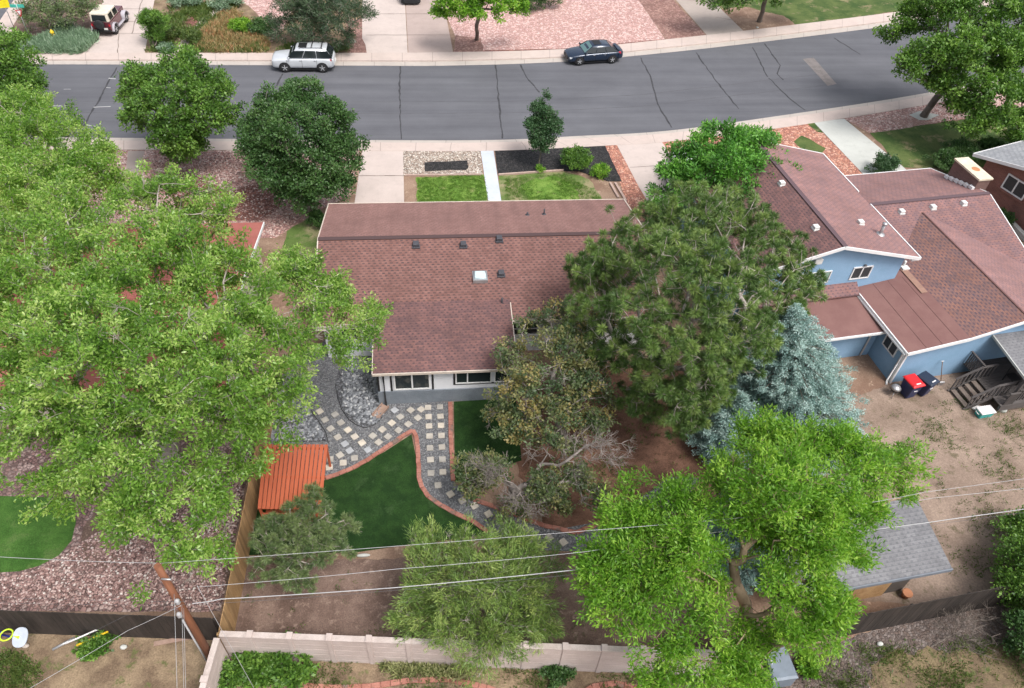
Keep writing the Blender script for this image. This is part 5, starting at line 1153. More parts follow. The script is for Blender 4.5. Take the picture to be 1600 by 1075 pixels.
rc_ = G(10, 992, 1.12); rr = MB(); pts = [(rc_.x+.2*math.cos(a), rc_.y+.2*math.sin(a), rc_.z) for a in [2*math.pi*k/20 for k in range(21)]]; rr.tube(pts, .028, 8, False); rr.build('ring', M['lime'], t, True)
MB().bar(rc_+Vector((.2, 0, 0)), pc_+Vector((-.02, 0, 0)), .09, .05).build('bracket', M['lime'], t, True)
bs_ = G(-4, 990); MB().tube([(bs_.x, bs_.y, 0), (pc_.x-.1, pc_.y+.02, 1.0)], .035, 8).build('pole', M['toy_blue'], t, True); MB().box(bs_.x-.2, bs_.x+.2, bs_.y-.2, bs_.y+.2, 0, .14).build('base', M['toy_blue'], t, True, bevel=.03)
def rod(a, b, r, mat, label, name='pole', cat='rod', z=.05):
    return tag(MB().tube([G(*a)+Vector((0, 0, z)), G(*b)+Vector((0, 0, z+.03))], r, 8).build(name, M[mat]), label, cat)
rod((83, 1016), (118, 998), .05, 'metal', 'grey pipe lying on the dry ground left of the small bush', 'pipe', 'pipe')
rod((110, 1015), (164, 992), .03, 'sign_white', 'thin white rod lying across the small bush', 'rod', 'rod', .5)
rod((127, 1017), (176, 996), .035, 'yellow', 'yellow rod lying beside the small bush', 'rod', 'rod', .46)
tag(MB().bar(G(241, 1007)+Vector((0, 0, .04)), G(304, 995)+Vector((0, 0, .04)), .16, .04).build('plank', M['splash']), 'lower of two old planks behind the dark fence', 'plank')
tag(MB().bar(G(243, 992)+Vector((0, 0, .04)), G(300, 992)+Vector((0, 0, .04)), .12, .04).build('plank', M['splash']), 'upper of two old planks behind the dark fence', 'plank')
for (a, lb) in (((194, 1012), 'larger pale stone near the planks'), ((133, 1027), 'smaller pale stone below the yellow rod'), ((41, 1010), 'tan stone beside the toy hoop'), ((1374, 1007), 'pale cut stump in the littered ground'), ((568, 869), 'long pale stone at the lower edge of the turf'), ((1183, 44), 'white stone in the soil under the tree opposite')):
    p = G(*a); bm_ = MB().loft([[(.14*math.cos(k)*s_, .1*math.sin(k)*s_, z_) for k in [6.283*j/9 for j in range(9)]] for s_, z_ in ((.8, 0), (1, .05), (.9, .1), (.4, .14))])
    o = bm_.build('stone', M['cream_trim' if 'tan' in lb else 'pale_conc'], subsurf=1); o.location = p; o.scale = (2.2, .8, 1) if 'long' in lb else (1, 1, 1); tag(o, lb, 'stone')
t = thing('rubber_ball', 'small brown clay pot beside the shed wall', 'pot', G(1413, 932)); t.name = 'clay_pot'
MB().lathe((0, 0, 0), [(.12, 0), (.18, .26), (.2, .28), (.2, .32), (.16, .32)], 16).build('pot', m_plain('terracotta', (0.42, 0.18, 0.09), .8), t)
# low timber border in front yard
M['timber'] = m_wood('pinkish landscape timber', (0.36, 0.25, 0.21), (0.48, 0.36, 0.31), s=(5, 5, 5))
tag(MB().bar(G(779, 274)+Vector((0, 0, .06)), G(880, 267)+Vector((0, 0, .06)), .12, .1).build('timber_border', M['timber']), 'long landscape timber between black mulch and thin lawn', 'border')
tag(MB().bar(G(953, 287)+Vector((0, 0, .06)), G(966, 310)+Vector((0, 0, .06)), .14, .12).build('timber_border', M['timber']), 'left of two short timbers at the right end of the thin lawn', 'border')
tag(MB().bar(G(961, 287)+Vector((0, 0, .06)), G(978, 316)+Vector((0, 0, .06)), .14, .12).build('timber_border', M['timber']), 'right of two short timbers at the right end of the thin lawn', 'border')
tag(MB().bar(G(633, 275)+Vector((0, 0, .06)), G(752, 274)+Vector((0, 0, .06)), .1, .1).build('timber_border', M['timber']), 'landscape timber between cream rock and green lawn', 'border')

# ------------------------------------------------------------------ trees and plants
def lf(n, a, b, c, **k): M[n] = m_leaf(n, a, b, c, **k)
lf('leaf_maple', (0.066, 0.155, 0.020), (0.200, 0.370, 0.055), (0.50, 0.62, 0.20), rough=.36, trans=.45)
lf('leaf_street', (0.038, 0.100, 0.014), (0.100, 0.215, 0.030), (0.22, 0.37, 0.065))
lf('leaf_dark', (0.026, 0.070, 0.018), (0.058, 0.135, 0.034), (0.12, 0.22, 0.065))
lf('leaf_young', (0.030, 0.075, 0.030), (0.055, 0.125, 0.048), (0.10, 0.19, 0.08))
lf('leaf_bright', (0.034, 0.125, 0.015), (0.092, 0.27, 0.032), (0.20, 0.44, 0.065))
lf('leaf_ash', (0.070, 0.185, 0.014), (0.175, 0.370, 0.032), (0.38, 0.57, 0.08), trans=.42)
lf('leaf_olive', (0.066, 0.115, 0.050), (0.150, 0.205, 0.090), (0.37, 0.295, 0.11), trans=.4)
lf('leaf_olive2', (0.066, 0.108, 0.045), (0.140, 0.190, 0.078), (0.30, 0.28, 0.11), trans=.4)
lf('leaf_grey', (0.035, 0.070, 0.040), (0.070, 0.115, 0.060), (0.11, 0.165, 0.085))
lf('needle_pine', (0.052, 0.105, 0.024), (0.115, 0.205, 0.048), (0.25, 0.34, 0.09), trans=.12)
lf('needle_spruce', (0.13, 0.23, 0.215), (0.29, 0.43, 0.405), (0.54, 0.68, 0.65), trans=.08)
lf('needle_juniper', (0.070, 0.130, 0.026), (0.160, 0.260, 0.055), (0.34, 0.41, 0.12), trans=.15)
lf('needle_dull', (0.058, 0.10, 0.036), (0.125, 0.185, 0.065), (0.22, 0.28, 0.11), trans=.12)
lf('silver_green', (0.08, 0.15, 0.08), (0.17, 0.27, 0.16), (0.36, 0.46, 0.34), trans=.15)
lf('wild_orange', (0.16, 0.17, 0.06), (0.34, 0.27, 0.12), (0.45, 0.20, 0.11), trans=.15)
lf('weed', (0.05, 0.09, 0.02), (0.10, 0.16, 0.035), (0.18, 0.22, 0.06))
lf('grass_blade', (0.07, 0.16, 0.02), (0.13, 0.26, 0.035), (0.24, 0.34, 0.08))
lf('cream_leaf', (0.12, 0.17, 0.05), (0.35, 0.36, 0.16), (0.58, 0.56, 0.34), trans=.15)
M['bark_pale'] = m_wood('pale grey bark', (0.26, 0.225, 0.195), (0.46, 0.41, 0.37), s=(4, 4, 2))
M['bark_grey'] = m_wood('grey brown bark', (0.11, 0.09, 0.075), (0.21, 0.175, 0.15), s=(4, 4, 2))
M['bark_tan'] = m_wood('tan bark', (0.22, 0.155, 0.10), (0.36, 0.27, 0.185), s=(4, 4, 2))
M['bark_dead'] = m_wood('dead grey wood', (0.20, 0.17, 0.155), (0.34, 0.30, 0.275), s=(4, 4, 2))
M['stump'] = M['bark_grey']

def unit(v): return v/np.maximum(np.linalg.norm(v, axis=-1, keepdims=True), 1e-9)
def tubes(E0, E1, R0, R1, k):
    """numpy prisms between point pairs"""
    d = unit(E1-E0); ref = np.where(np.abs(d[:, 2:3]) > .9, np.array([[1., 0, 0]]), np.array([[0, 0, 1.]])); a = unit(np.cross(d, ref)); b = np.cross(d, a)
    t = 2*np.pi*np.arange(k)/k; c, s = np.cos(t)[None, :, None], np.sin(t)[None, :, None]; off = a[:, None]*c+b[:, None]*s
    V = np.concatenate([E0[:, None]+off*R0[:, None, None], (E1+d*R1[:, None]*.3)[:, None]+off*R1[:, None, None]], 1); n = len(E0)
    j = np.arange(k); f = np.stack([j, (j+1) % k, (j+1) % k+k, j+k], 1)
    F = f[None]+(np.arange(n)*2*k)[:, None, None]
    return V.reshape(-1, 3), F.reshape(-1, 4)
def foliage(C, O, n, spread, elong, ll, lw, bias, up, rs, r, tw=.5, ct=None, shape=(1, 1, .7)):
    """n leaves round each clump centre C with outward axis O -> diamonds"""
    N = len(C); c = np.repeat(C, n, 0); o = np.repeat(O, n, 0); m = len(c)
    g = unit(r.normal(size=(m, 3)))*(r.rand(m, 1)**.45)*spread*np.array(shape)
    p = c+g+o*(r.uniform(-.5, 1, (m, 1))*elong)
    if bias >= 0: d = unit(o*bias+unit(r.normal(size=(m, 3)))+unit(g)*.5)
    else: d = unit(unit(g)+o*.6+r.normal(size=(m, 3))*.15); p = c+d*r.uniform(.05, .35, (m, 1))*spread+o*(r.uniform(-.5, 1, (m, 1))*elong)
    nv = unit(r.normal(size=(m, 3))*(1-up)+np.array([0, 0, 1.])*up); w = unit(np.cross(d, nv)); nn = np.cross(w, d)
    L = ll*(1+rs*r.uniform(-1, 1, (m, 1))); W = lw*(1+rs*r.uniform(-1, 1, (m, 1)))
    V = np.stack([p, p+d*L*.45+w*W/2+nn*W*.12, p+d*L, p+d*L*.45-w*W/2+nn*W*.12], 1).reshape(-1, 3)
    F = np.arange(m*4).reshape(-1, 4)
    cl = np.repeat((ct if ct is not None else r.rand(N)), n)
    return V, F, np.clip(cl*tw+r.rand(m)*(1-tw), 0, 1)
def skeleton(trunk, T, r, seg=.7, wpl=.35, sag=0., start=1, jit=.12):
    P = [np.array(p, float) for p in trunk]; par = [-1]+list(range(len(P)-1)); pl = [0.]
    for i in range(1, len(P)): pl.append(pl[-1]+np.linalg.norm(P[i]-P[i-1]))
    cap = len(P)+len(T)*60; A = np.zeros((cap, 3)); A[:len(P)] = P; PL = np.full(cap, 1e9); PL[start:len(P)] = pl[start:]; n = len(P); PR = par[:]
    tips = []; order = np.argsort(np.linalg.norm(T-A[n-1], axis=1))
    for t in order:
        x = T[t]; dist = np.linalg.norm(A[:n]-x, axis=1); cost = dist+wpl*PL[:n]+np.maximum(0, A[:n, 2]-x[2])*.25
        k = int(np.argmin(cost)); L = dist[k]; m = max(1, int(math.ceil(L/seg))); p0 = A[k].copy(); plk = PL[k]; prev = k
        side = r.normal(size=3)*L*jit; side[2] += L*sag
        for j in range(1, m+1):
            s = j/m; q = p0+(x-p0)*s+side*math.sin(math.pi*s)*.8+(r.normal(size=3)*.03 if j < m else 0)
            if n >= cap: break
            A[n] = q; PL[n] = plk+L*s; PR.append(prev); prev = n; n += 1
        tips.append((t, prev))
    cnt = np.zeros(n)
    for t, i in tips: cnt[i] += 1
    for i in range(n-1, 0, -1): cnt[PR[i]] += cnt[i]
    tipn = np.zeros(len(T), int)
    for t, i in tips: tipn[t] = i
    return A[:n], np.array(PR), cnt, tipn
def in_lobes(lobes, n, r, shell=.55):
    """lobes: (x,y,z,rx,rz) -> n points, denser towards the outside"""
    w = np.array([l[3]**2.2 for l in lobes]); k = r.choice(len(lobes), n, p=w/w.sum()); L = np.array(lobes)[k]
    g = unit(r.normal(size=(n, 3))); rad = shell+(1-shell)*r.rand(n, 1)**.7; rad *= np.where(r.rand(n, 1) < .22, r.uniform(.3, .9, (n, 1)), 1)
    rad *= np.where(r.rand(n, 1) < .13, r.uniform(1.05, 1.35, (n, 1)), 1)
    g[:, 2] = np.where(r.rand(n) < .45, np.abs(g[:, 2]), g[:, 2])
    return L[:, :3]+g*rad*L[:, 3:4]*np.stack([np.ones(n), np.ones(n), L[:, 4]/L[:, 3]], 1)
def tree(name, label, base, top, r0, lobes, nc, nl, leaf, mat, bark='bark_grey', spread=.5, elong=.2, ll=.15, lw=.085, bias=.5, up=.45, seg=.7, twig=3, tr=.45, bare=0., seed=1, lean=None, cat='tree', group=None, sag=.05, shell=.55, rmin=.010, T=None, tw=.5, shape=(1, 1, .7), crown='crown', stem='trunk', wpl=.35, jit=.12, mid=None, gap=.12, gfreq=1.6, holes=()):
    r = np.random.RandomState(seed); base = np.array(base, float); top = np.array(top, float)
    t = thing(name, label, cat, tuple(base), 0, group)
    Ls = []
    for l in lobes:
        if len(l) == 4: px, py, z, rx = l; rz = rx*.8
        else: px, py, z, rx, rz = l
        g = G(px, py, z); Ls.append((g.x, g.y, z, rx, rz))
    if T is None: T = in_lobes(Ls, nc, r, shell)
    T = T[T[:, 2] > .15]
    for hx, hy, hz, hr in holes: T = T[np.linalg.norm(T-np.array([hx, hy, hz]), axis=1) > hr]
    if gap > 0:
        q = T*gfreq+seed; f = np.sin(q[:, 0]+np.sin(q[:, 1]*1.3))*np.sin(q[:, 1]*1.1+np.sin(q[:, 2]*1.7))+np.sin(q[:, 2]*1.9+q[:, 0]*.7)*.6; T = T[f > np.quantile(f, gap)]
    n = 6; trunk = []
    for i in range(n+1):
        s = i/n; p = base+(top-base)*s
        if mid is not None: p = p+np.array(mid)*math.sin(math.pi*s)
        if 0 < i < n: p = p+r.normal(size=3)*.035*np.array([1, 1, 0])*np.linalg.norm(top-base)/3
        trunk.append(p)
    A, PR, cnt, tipn = skeleton(trunk, T, r, seg, wpl, sag, 2, jit)
    R = np.maximum(rmin, r0*(cnt/cnt.max())**tr); R[:1] *= 1.25
    i = np.arange(1, len(A)); big = R[i] > .045
    VV = []; FF = []; off = 0
    for sel, k in ((big, 7), (~big, 3)):
        ii = i[sel]
        if not len(ii): continue
        V, F = tubes(A[PR[ii]], A[ii], np.minimum(R[PR[ii]], R[ii]*1.5), R[ii], k); VV.append(V); FF.append(F+off); off += len(V)
    O = unit(T-A[PR[tipn]]+np.array([0, 0, .05])); isb = r.rand(len(T)) < bare
    if twig:
        nt = np.where(isb, twig*3, twig); c = np.repeat(T, nt, 0); o = np.repeat(O, nt, 0); m = len(c)
        d = unit(o*.9+unit(r.normal(size=(m, 3)))*.9); e = c+d*(spread*r.uniform(.6, 1.25, (m, 1)))
        V, F = tubes(c, e, np.full(m, rmin*.9), np.full(m, rmin*.4), 3); VV.append(V); FF.append(F+off)
    np_mesh(stem, np.concatenate(VV), np.concatenate(FF), M[bark], t, None, False)
    C = T[~isb]; OC = O[~isb]
    if nl and len(C):
        V, F, ti = foliage(C, OC, nl, spread, elong, ll, lw, bias, up, .35, r, tw, None, shape)
        np_mesh(crown, V, F, M[leaf if mat is None else mat], t, ti)
    return t
def gz(px, py, z): g = G(px, py, z); return (g.x, g.y, z)

# the huge silver maple on the left
tree('maple_tree', 'huge silver maple with pale twigs filling the left third of the picture', gz(262, 742, 0), gz(262, 600, 6.0), .42,
     [(0, 380, 8, 2.2), (120, 340, 8.5, 1.6), (240, 320, 8.5, 1.7), (320, 330, 7.5, 1.4), (90, 430, 10, 2.3), (235, 430, 10, 2.4), (360, 430, 8.5, 1.9), (470, 430, 7.5, 1.2), (515, 470, 7, 1.25), (575, 505, 6.5, .75), (570, 560, 6, .55), (420, 530, 9, 2.2), (545, 535, 7, 1.0),
      (20, 540, 9, 2.2), (150, 560, 10.5, 2.4), (290, 580, 10, 2.3), (420, 610, 8, 1.5), (60, 660, 8, 1.8), (190, 690, 8.5, 1.7), (340, 680, 7.5, 1.5), (445, 655, 6.5, .9), (100, 760, 6.5, 1.1), (215, 790, 7, 1.2), (325, 780, 6.5, 1.15), (385, 735, 6, .85), (290, 860, 6, .95), (228, 930, 5.5, .55), (345, 850, 5.5, .6), (520, 370, 6.5, .5)],
     2100, 135, None, 'leaf_maple', 'bark_pale', spread=.30, elong=.36, ll=.135, lw=.056, bias=.5, up=.62, seg=.6, twig=4, tr=.62, bare=.09, seed=11, shell=.45, rmin=.010, tw=.5, gap=.30, gfreq=2.1)
g2 = gz(55, 235, 6.5)
tree('maple_tree', 'second pale green maple behind the huge one, reaching the street at the left edge', (g2[0]+.5, g2[1]+2.2, 0), (g2[0], g2[1]+1, 3.6), .26,
     [(45, 230, 7, 2.0), (0, 280, 7, 2.1), (130, 275, 7, 1.7), (60, 300, 7.5, 2.0), (30, 175, 6.5, 1.5), (85, 200, 6.5, 1.3), (150, 235, 6.2, 1.1), (-40, 200, 7, 2.0), (180, 290, 6, 1.1), (60, 165, 6.2, .9)],
     800, 120, None, 'leaf_maple', 'bark_pale', spread=.32, elong=.36, ll=.14, lw=.06, bias=.5, up=.5, seg=.6, twig=3, tr=.6, bare=.05, seed=12, shell=.45, rmin=.010, tw=.5, gap=.2, gfreq=2.0)
# street trees
tree('street_tree', 'round green street tree over the near pavement left of the dark one', gz(303, 243, 0), gz(300, 200, 2.6), .17,
     [(285, 105, 5.5, 1.4), (230, 130, 5, 1.4), (330, 140, 5, 1.3), (270, 160, 5, 2.0), (220, 175, 4, 1.1), (335, 185, 4, 1.2), (275, 215, 3.5, 1.3), (300, 110, 5.8, .9), (360, 175, 4.2, .6), (290, 228, 2.5, 1.0), (310, 215, 2.6, .9), (215, 150, 4.2, .9)],
     500, 95, None, 'leaf_street', spread=.42, ll=.16, lw=.10, up=.55, seed=21, tw=.6)
tree('street_tree', 'dense dark green tree between the street and the left end of the brown roof', gz(478, 330, 0), gz(475, 270, 2.4), .2,
     [(470, 150, 5.3, 1.2), (430, 180, 5, 1.4), (510, 190, 5, 1.5), (465, 215, 5, 2.1), (410, 225, 4.2, 1.3), (535, 235, 4, 1.3), (430, 265, 3.5, 1.4), (500, 275, 3.2, 1.5), (475, 120, 5.6, .5), (480, 300, 2.2, 1.2), (445, 288, 2.4, 1.1), (525, 285, 2.4, 1.0), (400, 200, 4.2, .8)],
     640, 105, None, 'leaf_dark', spread=.42, ll=.15, lw=.10, up=.55, seed=22, tw=.6, shell=.6)
tree('young_tree', 'slim young tree in black mulch beside the street', gz(842, 262, 0), gz(847, 225, 1.6), .05,
     [(850, 155, 4.1, .35, .6), (850, 175, 3.4, .75, .8), (838, 200, 2.6, .7, .6), (862, 200, 2.6, .7, .6), (848, 222, 1.9, .7, .5)],
     190, 75, None, 'leaf_young', spread=.26, ll=.12, lw=.08, seed=23, up=.5)
tree('street_tree', 'big open street tree with leaning trunk at the top right', gz(1443, 182, 0), gz(1480, 130, 3.0), .26,
     [(1430, 25, 6.5, 1.3), (1400, 45, 6, 1.2), (1480, 20, 7.5, 2.0), (1560, 25, 7.5, 2.2), (1450, 90, 6, 1.5), (1500, 85, 6.5, 1.9), (1570, 90, 6, 2.0), (1540, 150, 4.5, 1.9), (1600, 140, 4.5, 1.6), (1420, 105, 5.5, .9), (1500, 165, 3.6, 1.0), (1630, 70, 6, 2.2), (1490, 125, 5, 1.3), (1530, 190, 3, 1.4), (1590, 195, 3, 1.5), (1455, 125, 4.6, .9), (1565, 75, 6.8, 1.8)],
     760, 100, None, 'leaf_street', 'bark_grey', spread=.5, ll=.20, lw=.13, up=.5, seed=24, bare=.03, tw=.6)
tree('leafy_tree', 'bright green tree with feathery leaves behind the big pine', gz(1120, 352, 0), gz(1130, 300, 3.0), .16,
     [(1130, 225, 5.5, 1.4), (1090, 245, 5, 1.4), (1175, 245, 5, 1.5), (1050, 290, 4, 1.3), (1205, 290, 4.5, 1.5), (1130, 275, 5, 1.9), (1225, 320, 3.8, 1.1), (1030, 320, 3, .9), (1240, 300, 3.5, .8), (1190, 220, 4.8, .9), (1205, 340, 3, 1.0)],
     420, 110, None, 'leaf_bright', 'bark_grey', spread=.45, ll=.22, lw=.085, bias=.7, up=.65, seed=25, tw=.6)
# far side trees
tree('street_tree', 'small yellow green tree on the far pavement edge by the covered car', gz(745, 62, 0), gz(745, 38, 1.9), .16,
     [(700, 5, 4, 1.0), (740, 10, 4.2, 1.3), (780, 5, 4.3, 1.2), (812, 10, 3.6, .8), (740, -15, 5.2, 1.7), (690, 20, 3.2, .6)],
     200, 75, None, 'leaf_ash', 'bark_grey', spread=.42, ll=.2, lw=.13, seed=26)
tree('juniper_tree', 'grey green leaning juniper behind the silver SUV', gz(553, 66, 0), gz(530, 40, 1.6), .16,
     [(470, 25, 2.5, 1.7), (520, 25, 3, 2.0), (490, 55, 1.6, 1.5), (535, 62, 1.3, 1.0), (560, 20, 3.2, 1.2), (440, 45, 1.3, 1.3), (450, 10, 2.8, 1.2), (575, 22, 2.4, .7), (500, 5, 3.5, 1.8)],
     420, 70, None, 'leaf_grey', 'bark_pale', spread=.4, ll=.22, lw=.05, bias=.8, up=.5, seed=27)
tree('street_tree', 'tree at the top edge with only its grey trunk and lower leaves in view', gz(1186, 34, 0), gz(1200, -15, 3.2), .2,
     [(1110, -12, 3.6, 1.3), (1160, -25, 4.2, 2.0), (1220, -30, 4.5, 2.2), (1260, -20, 3.5, 1.4), (1140, 0, 2.4, .8)],
     240, 70, None, 'leaf_street', 'bark_grey', spread=.5, ll=.22, lw=.13, seed=28)
tree('shrub', 'upright bright green shrub beside the left far driveway', gz(243, 76, 0), gz(243, 70, .5), .06, [(240, 42, 1.5, .95, 1.1), (243, 55, .8, .6, .6), (235, 30, 1.9, .6)], 110, 90, None, 'leaf_street', spread=.28, ll=.22, lw=.05, bias=1.2, up=.3, seed=29, cat='shrub', crown='foliage', stem='stem')
tree('shrub', 'dull dark thicket behind the hydrant at the top left', gz(95, 35, 0), gz(95, 25, .6), .08, [(65, 15, 1.6, 1.6), (105, 10, 1.9, 1.6), (50, 30, 1.1, 1.1), (135, 10, 1.8, 1.2), (95, 28, 1.2, 1.3)], 230, 60, None, 'needle_dull', 'bark_dead', spread=.4, ll=.18, lw=.06, seed=30, bare=.2, cat='shrub', crown='foliage', stem='stem')
tree('street_tree', 'small dark leaved tree at the left edge by the cross street', gz(18, 140, 0), gz(15, 120, 2.5), .14,
     [(10, 75, 5, 1.2), (20, 105, 4.5, 1.7), (50, 130, 4, .9), (0, 140, 4, 1.7), (-30, 100, 5, 2.0), (40, 150, 3.5, .9)], 260, 90, None, 'leaf_street', spread=.42, ll=.16, lw=.10, seed=31)
tree('hedge_shrub', 'dark shrub at the top of the big pink gravel bed', gz(845, 8, 0), gz(845, 2, .4), .05, [(830, 0, .9, 1.1), (860, -2, .9, 1.1)], 90, 80, None, 'leaf_dark', spread=.35, ll=.13, lw=.08, seed=32, cat='shrub', crown='foliage', stem='stem')
# the pine
def pinemesh():
    tree('pine_tree', 'large dark green pine with whitish bare branches right of the brown roof', gz(1075, 655, 0), gz(1085, 470, 8.6), .33,
     [(1085, 340, 8, 1.9), (1010, 370, 7.2, 1.7), (1150, 350, 7.5, 1.8), (1200, 400, 7, 1.8), (950, 430, 6.4, 1.6), (1060, 420, 8.8, 1.9), (1130, 450, 8.8, 1.9), (1000, 500, 7, 1.8), (920, 490, 5.4, 1.2), (1235, 460, 6, 1.3), (1080, 540, 7.2, 1.9), (1160, 530, 6.8, 1.5), (1040, 610, 5, 1.5), (1090, 610, 4.8, 1.4), (960, 420, 6, 1.5), (1200, 480, 6, 1.4), (1070, 660, 3.6, .9), (985, 560, 5, 1.3), (1000, 630, 3.2, 1.2), (1070, 640, 2.6, 1.1), (1255, 440, 5.6, .9), (920, 430, 5.6, 1.1), (940, 545, 4.6, 1.0), (1130, 575, 5, 1.2)],
     1900, 185, None, 'needle_pine', 'bark_pale', spread=.31, elong=.05, ll=.21, lw=.021, bias=-1, up=0, seg=.7, twig=1, tr=.60, bare=.09, seed=41, shell=.5, tw=.7, shape=(1, 1, 1), sag=-.04, rmin=.012)
pinemesh()
tree('pine_tree', 'small olive green pine at the foot of the orange shelter', gz(440, 905, 0), gz(475, 830, 2.8), .11,
     [(480, 800, 3.4, .9), (430, 840, 2.8, .9), (500, 850, 3.0, .9), (540, 825, 2.8, .5), (470, 890, 2.2, .8), (530, 870, 2.2, .5), (420, 890, 1.8, .6)],
     380, 140, None, 'needle_dull', 'bark_pale', spread=.23, elong=.08, ll=.14, lw=.017, bias=-1, up=0, seed=42, bare=.05, twig=1, rmin=.008, tw=.6, shape=(1, 1, 1))
# fruit trees
tree('apple_tree', 'olive and yellow leaved old fruit tree beside the white house', gz(880, 690, 0), gz(870, 640, 2.0), .2,
     [(870, 500, 4.2, .9), (920, 520, 4, .9), (880, 550, 4.4, 1.3), (800, 560, 3.4, .85), (790, 610, 3.2, .85), (840, 600, 4.2, 1.3), (910, 590, 4, 1.1), (850, 660, 3.2, 1.2), (800, 665, 2.6, .7), (900, 640, 3.2, .9), (935, 560, 3.5, .7), (945, 610, 3, .8), (960, 510, 3.6, .8), (830, 510, 3.6, .6), (780, 650, 2.4, .6), (860, 700, 2.2, .7), (930, 660, 2.4, .7)],
     620, 60, None, 'leaf_olive', 'bark_dead', spread=.30, ll=.12, lw=.085, up=.6, seed=43, bare=.18, tw=.85, gap=.2)
tree('apple_tree', 'low olive fruit tree with bare grey tips next to the curved path', gz(800, 790, 0), gz(800, 760, 1.6), .15,
     [(745, 730, 2.2, .75), (775, 740, 2.4, .7), (735, 760, 1.8, .5), (850, 770, 2.2, .9), (900, 745, 2.2, .7), (870, 800, 1.6, .6), (930, 775, 1.8, .6), (800, 800, 1.6, .6), (890, 700, 2.2, .4)],
     250, 55, None, 'leaf_olive2', 'bark_dead', spread=.28, ll=.12, lw=.08, up=.5, seed=44, bare=.22, tw=.8, twig=4)
def bare(name, label, base, top, lobes, n, r0, seed, bark='bark_dead', cat='dead tree', **k):
    return tree(name, label, base, top, r0, lobes, n, 0, None, 'leaf_olive', bark, spread=.35, twig=5, seed=seed, cat=cat, rmin=.008, sag=.1, shell=.3, tr=.7, seg=.35, jit=.2, gap=0, **k)
bare('dead_tree', 'leafless silvery dead tree crown above the pine litter', gz(800, 795, 0), gz(855, 710, 2.6), [(930, 700, 3.2, 1.0, .35), (960, 720, 2.8, .6, .4), (975, 700, 3, .5, .3), (900, 740, 2.6, .6, .3), (880, 700, 3.2, .8, .3), (830, 710, 3, .5, .3), (945, 690, 3.2, .4, .3)], 150, .07, 45)
bare('dead_tree', 'leafless grey dead branches over the curved gravel path', gz(790, 830, 0), gz(812, 765, 2.2), [(770, 740, 2.8, .6, .3), (800, 780, 2.6, .6, .3), (750, 720, 2.8, .4, .3), (830, 800, 2.4, .5, .3)], 120, .06, 46)
bare('brush_pile', 'pile of bare dead branches behind the dark right fence', gz(1455, 1010, 0), gz(1490, 990, .5), [(1500, 985, .7, .9, .4), (1535, 970, .8, .7, .4), (1480, 1000, .5, .6, .3), (1520, 1000, .4, .8, .2)], 70, .03, 47, 'bark_grey', cat='branches')
# blue spruces
def spruce(label, base, H, R, seed, lean=(0, 0), pw=.75):
    r = np.random.RandomState(seed); b = np.array(base); T = []; lv = 17
    for k in range(lv):
        h = .25+(H-.45)*(k/(lv-1))**.95; rad = R*(1-h/H)**pw; nb = max(4, int(4+rad*5.5))
        for j in range(nb):
            a = 2*math.pi*(j+r.rand()*.5)/nb+k*.7; L = rad*r.uniform(.62, 1.22)
            for s in np.arange(.35, 1.01, .30/max(L, .3)):
                for w in ((0,) if s > .9 else (-1, 1)):
                    aa = a+w*.22*(1.2-s)*2; q = h/H; T.append((b[0]+lean[0]*q+L*s*math.cos(aa), b[1]+lean[1]*q+L*s*math.sin(aa), h-.10*L*s+.22*L*s*s*s/max(L, 1)+r.normal()*.09))
    T.append((b[0]+lean[0], b[1]+lean[1], H-.05)); T = np.array(T); le = np.array([lean[0], lean[1], 0])
    t = thing('spruce_tree', label, 'tree', tuple(base)); 
    # branch skeleton: straight to the trunk
    ax = np.stack([b[0]+lean[0]*T[:, 2]/H, b[1]+lean[1]*T[:, 2]/H, np.maximum(T[:, 2]-.1, .1)], 1)
    V1, F1 = tubes(np.array([b, b+le*.5+np.array([0, 0, H*.5])]), np.array([b+le*.5+np.array([0, 0, H*.5]), b+le+np.array([0, 0, H])]), np.array([.2, .11]), np.array([.11, .02]), 8)
    V2, F2 = tubes(ax, T, np.full(len(T), .028), np.full(len(T), .012), 3)
    np_mesh('trunk', np.concatenate([V1, V2]), np.concatenate([F1, F2+len(V1)]), M['bark_grey'], t)
    O = unit(T-ax+np.array([0, 0, .1])); O[-1] = (0, 0, 1)
    V, F, ti = foliage(T, O, 110, .17, .26, .10, .034, .9, .2, .3, r, .5, None, (1, 1, .6)); np_mesh('crown', V, F, M['needle_spruce'], t, ti)
spruce('pale blue spruce between the big pine and the blue house', (16.4, 20.4, 0), 7.0, 3.6, 51, (-1.9, .6), .72)
spruce('smaller blue spruce almost hidden under the bright ash tree', (11.4, 14.0, 0), 5.0, 1.7, 52)
spruce('low blue spruce peeking out left of the tall pale one', (12.6, 19.2, 0), 3.8, 1.5, 53)
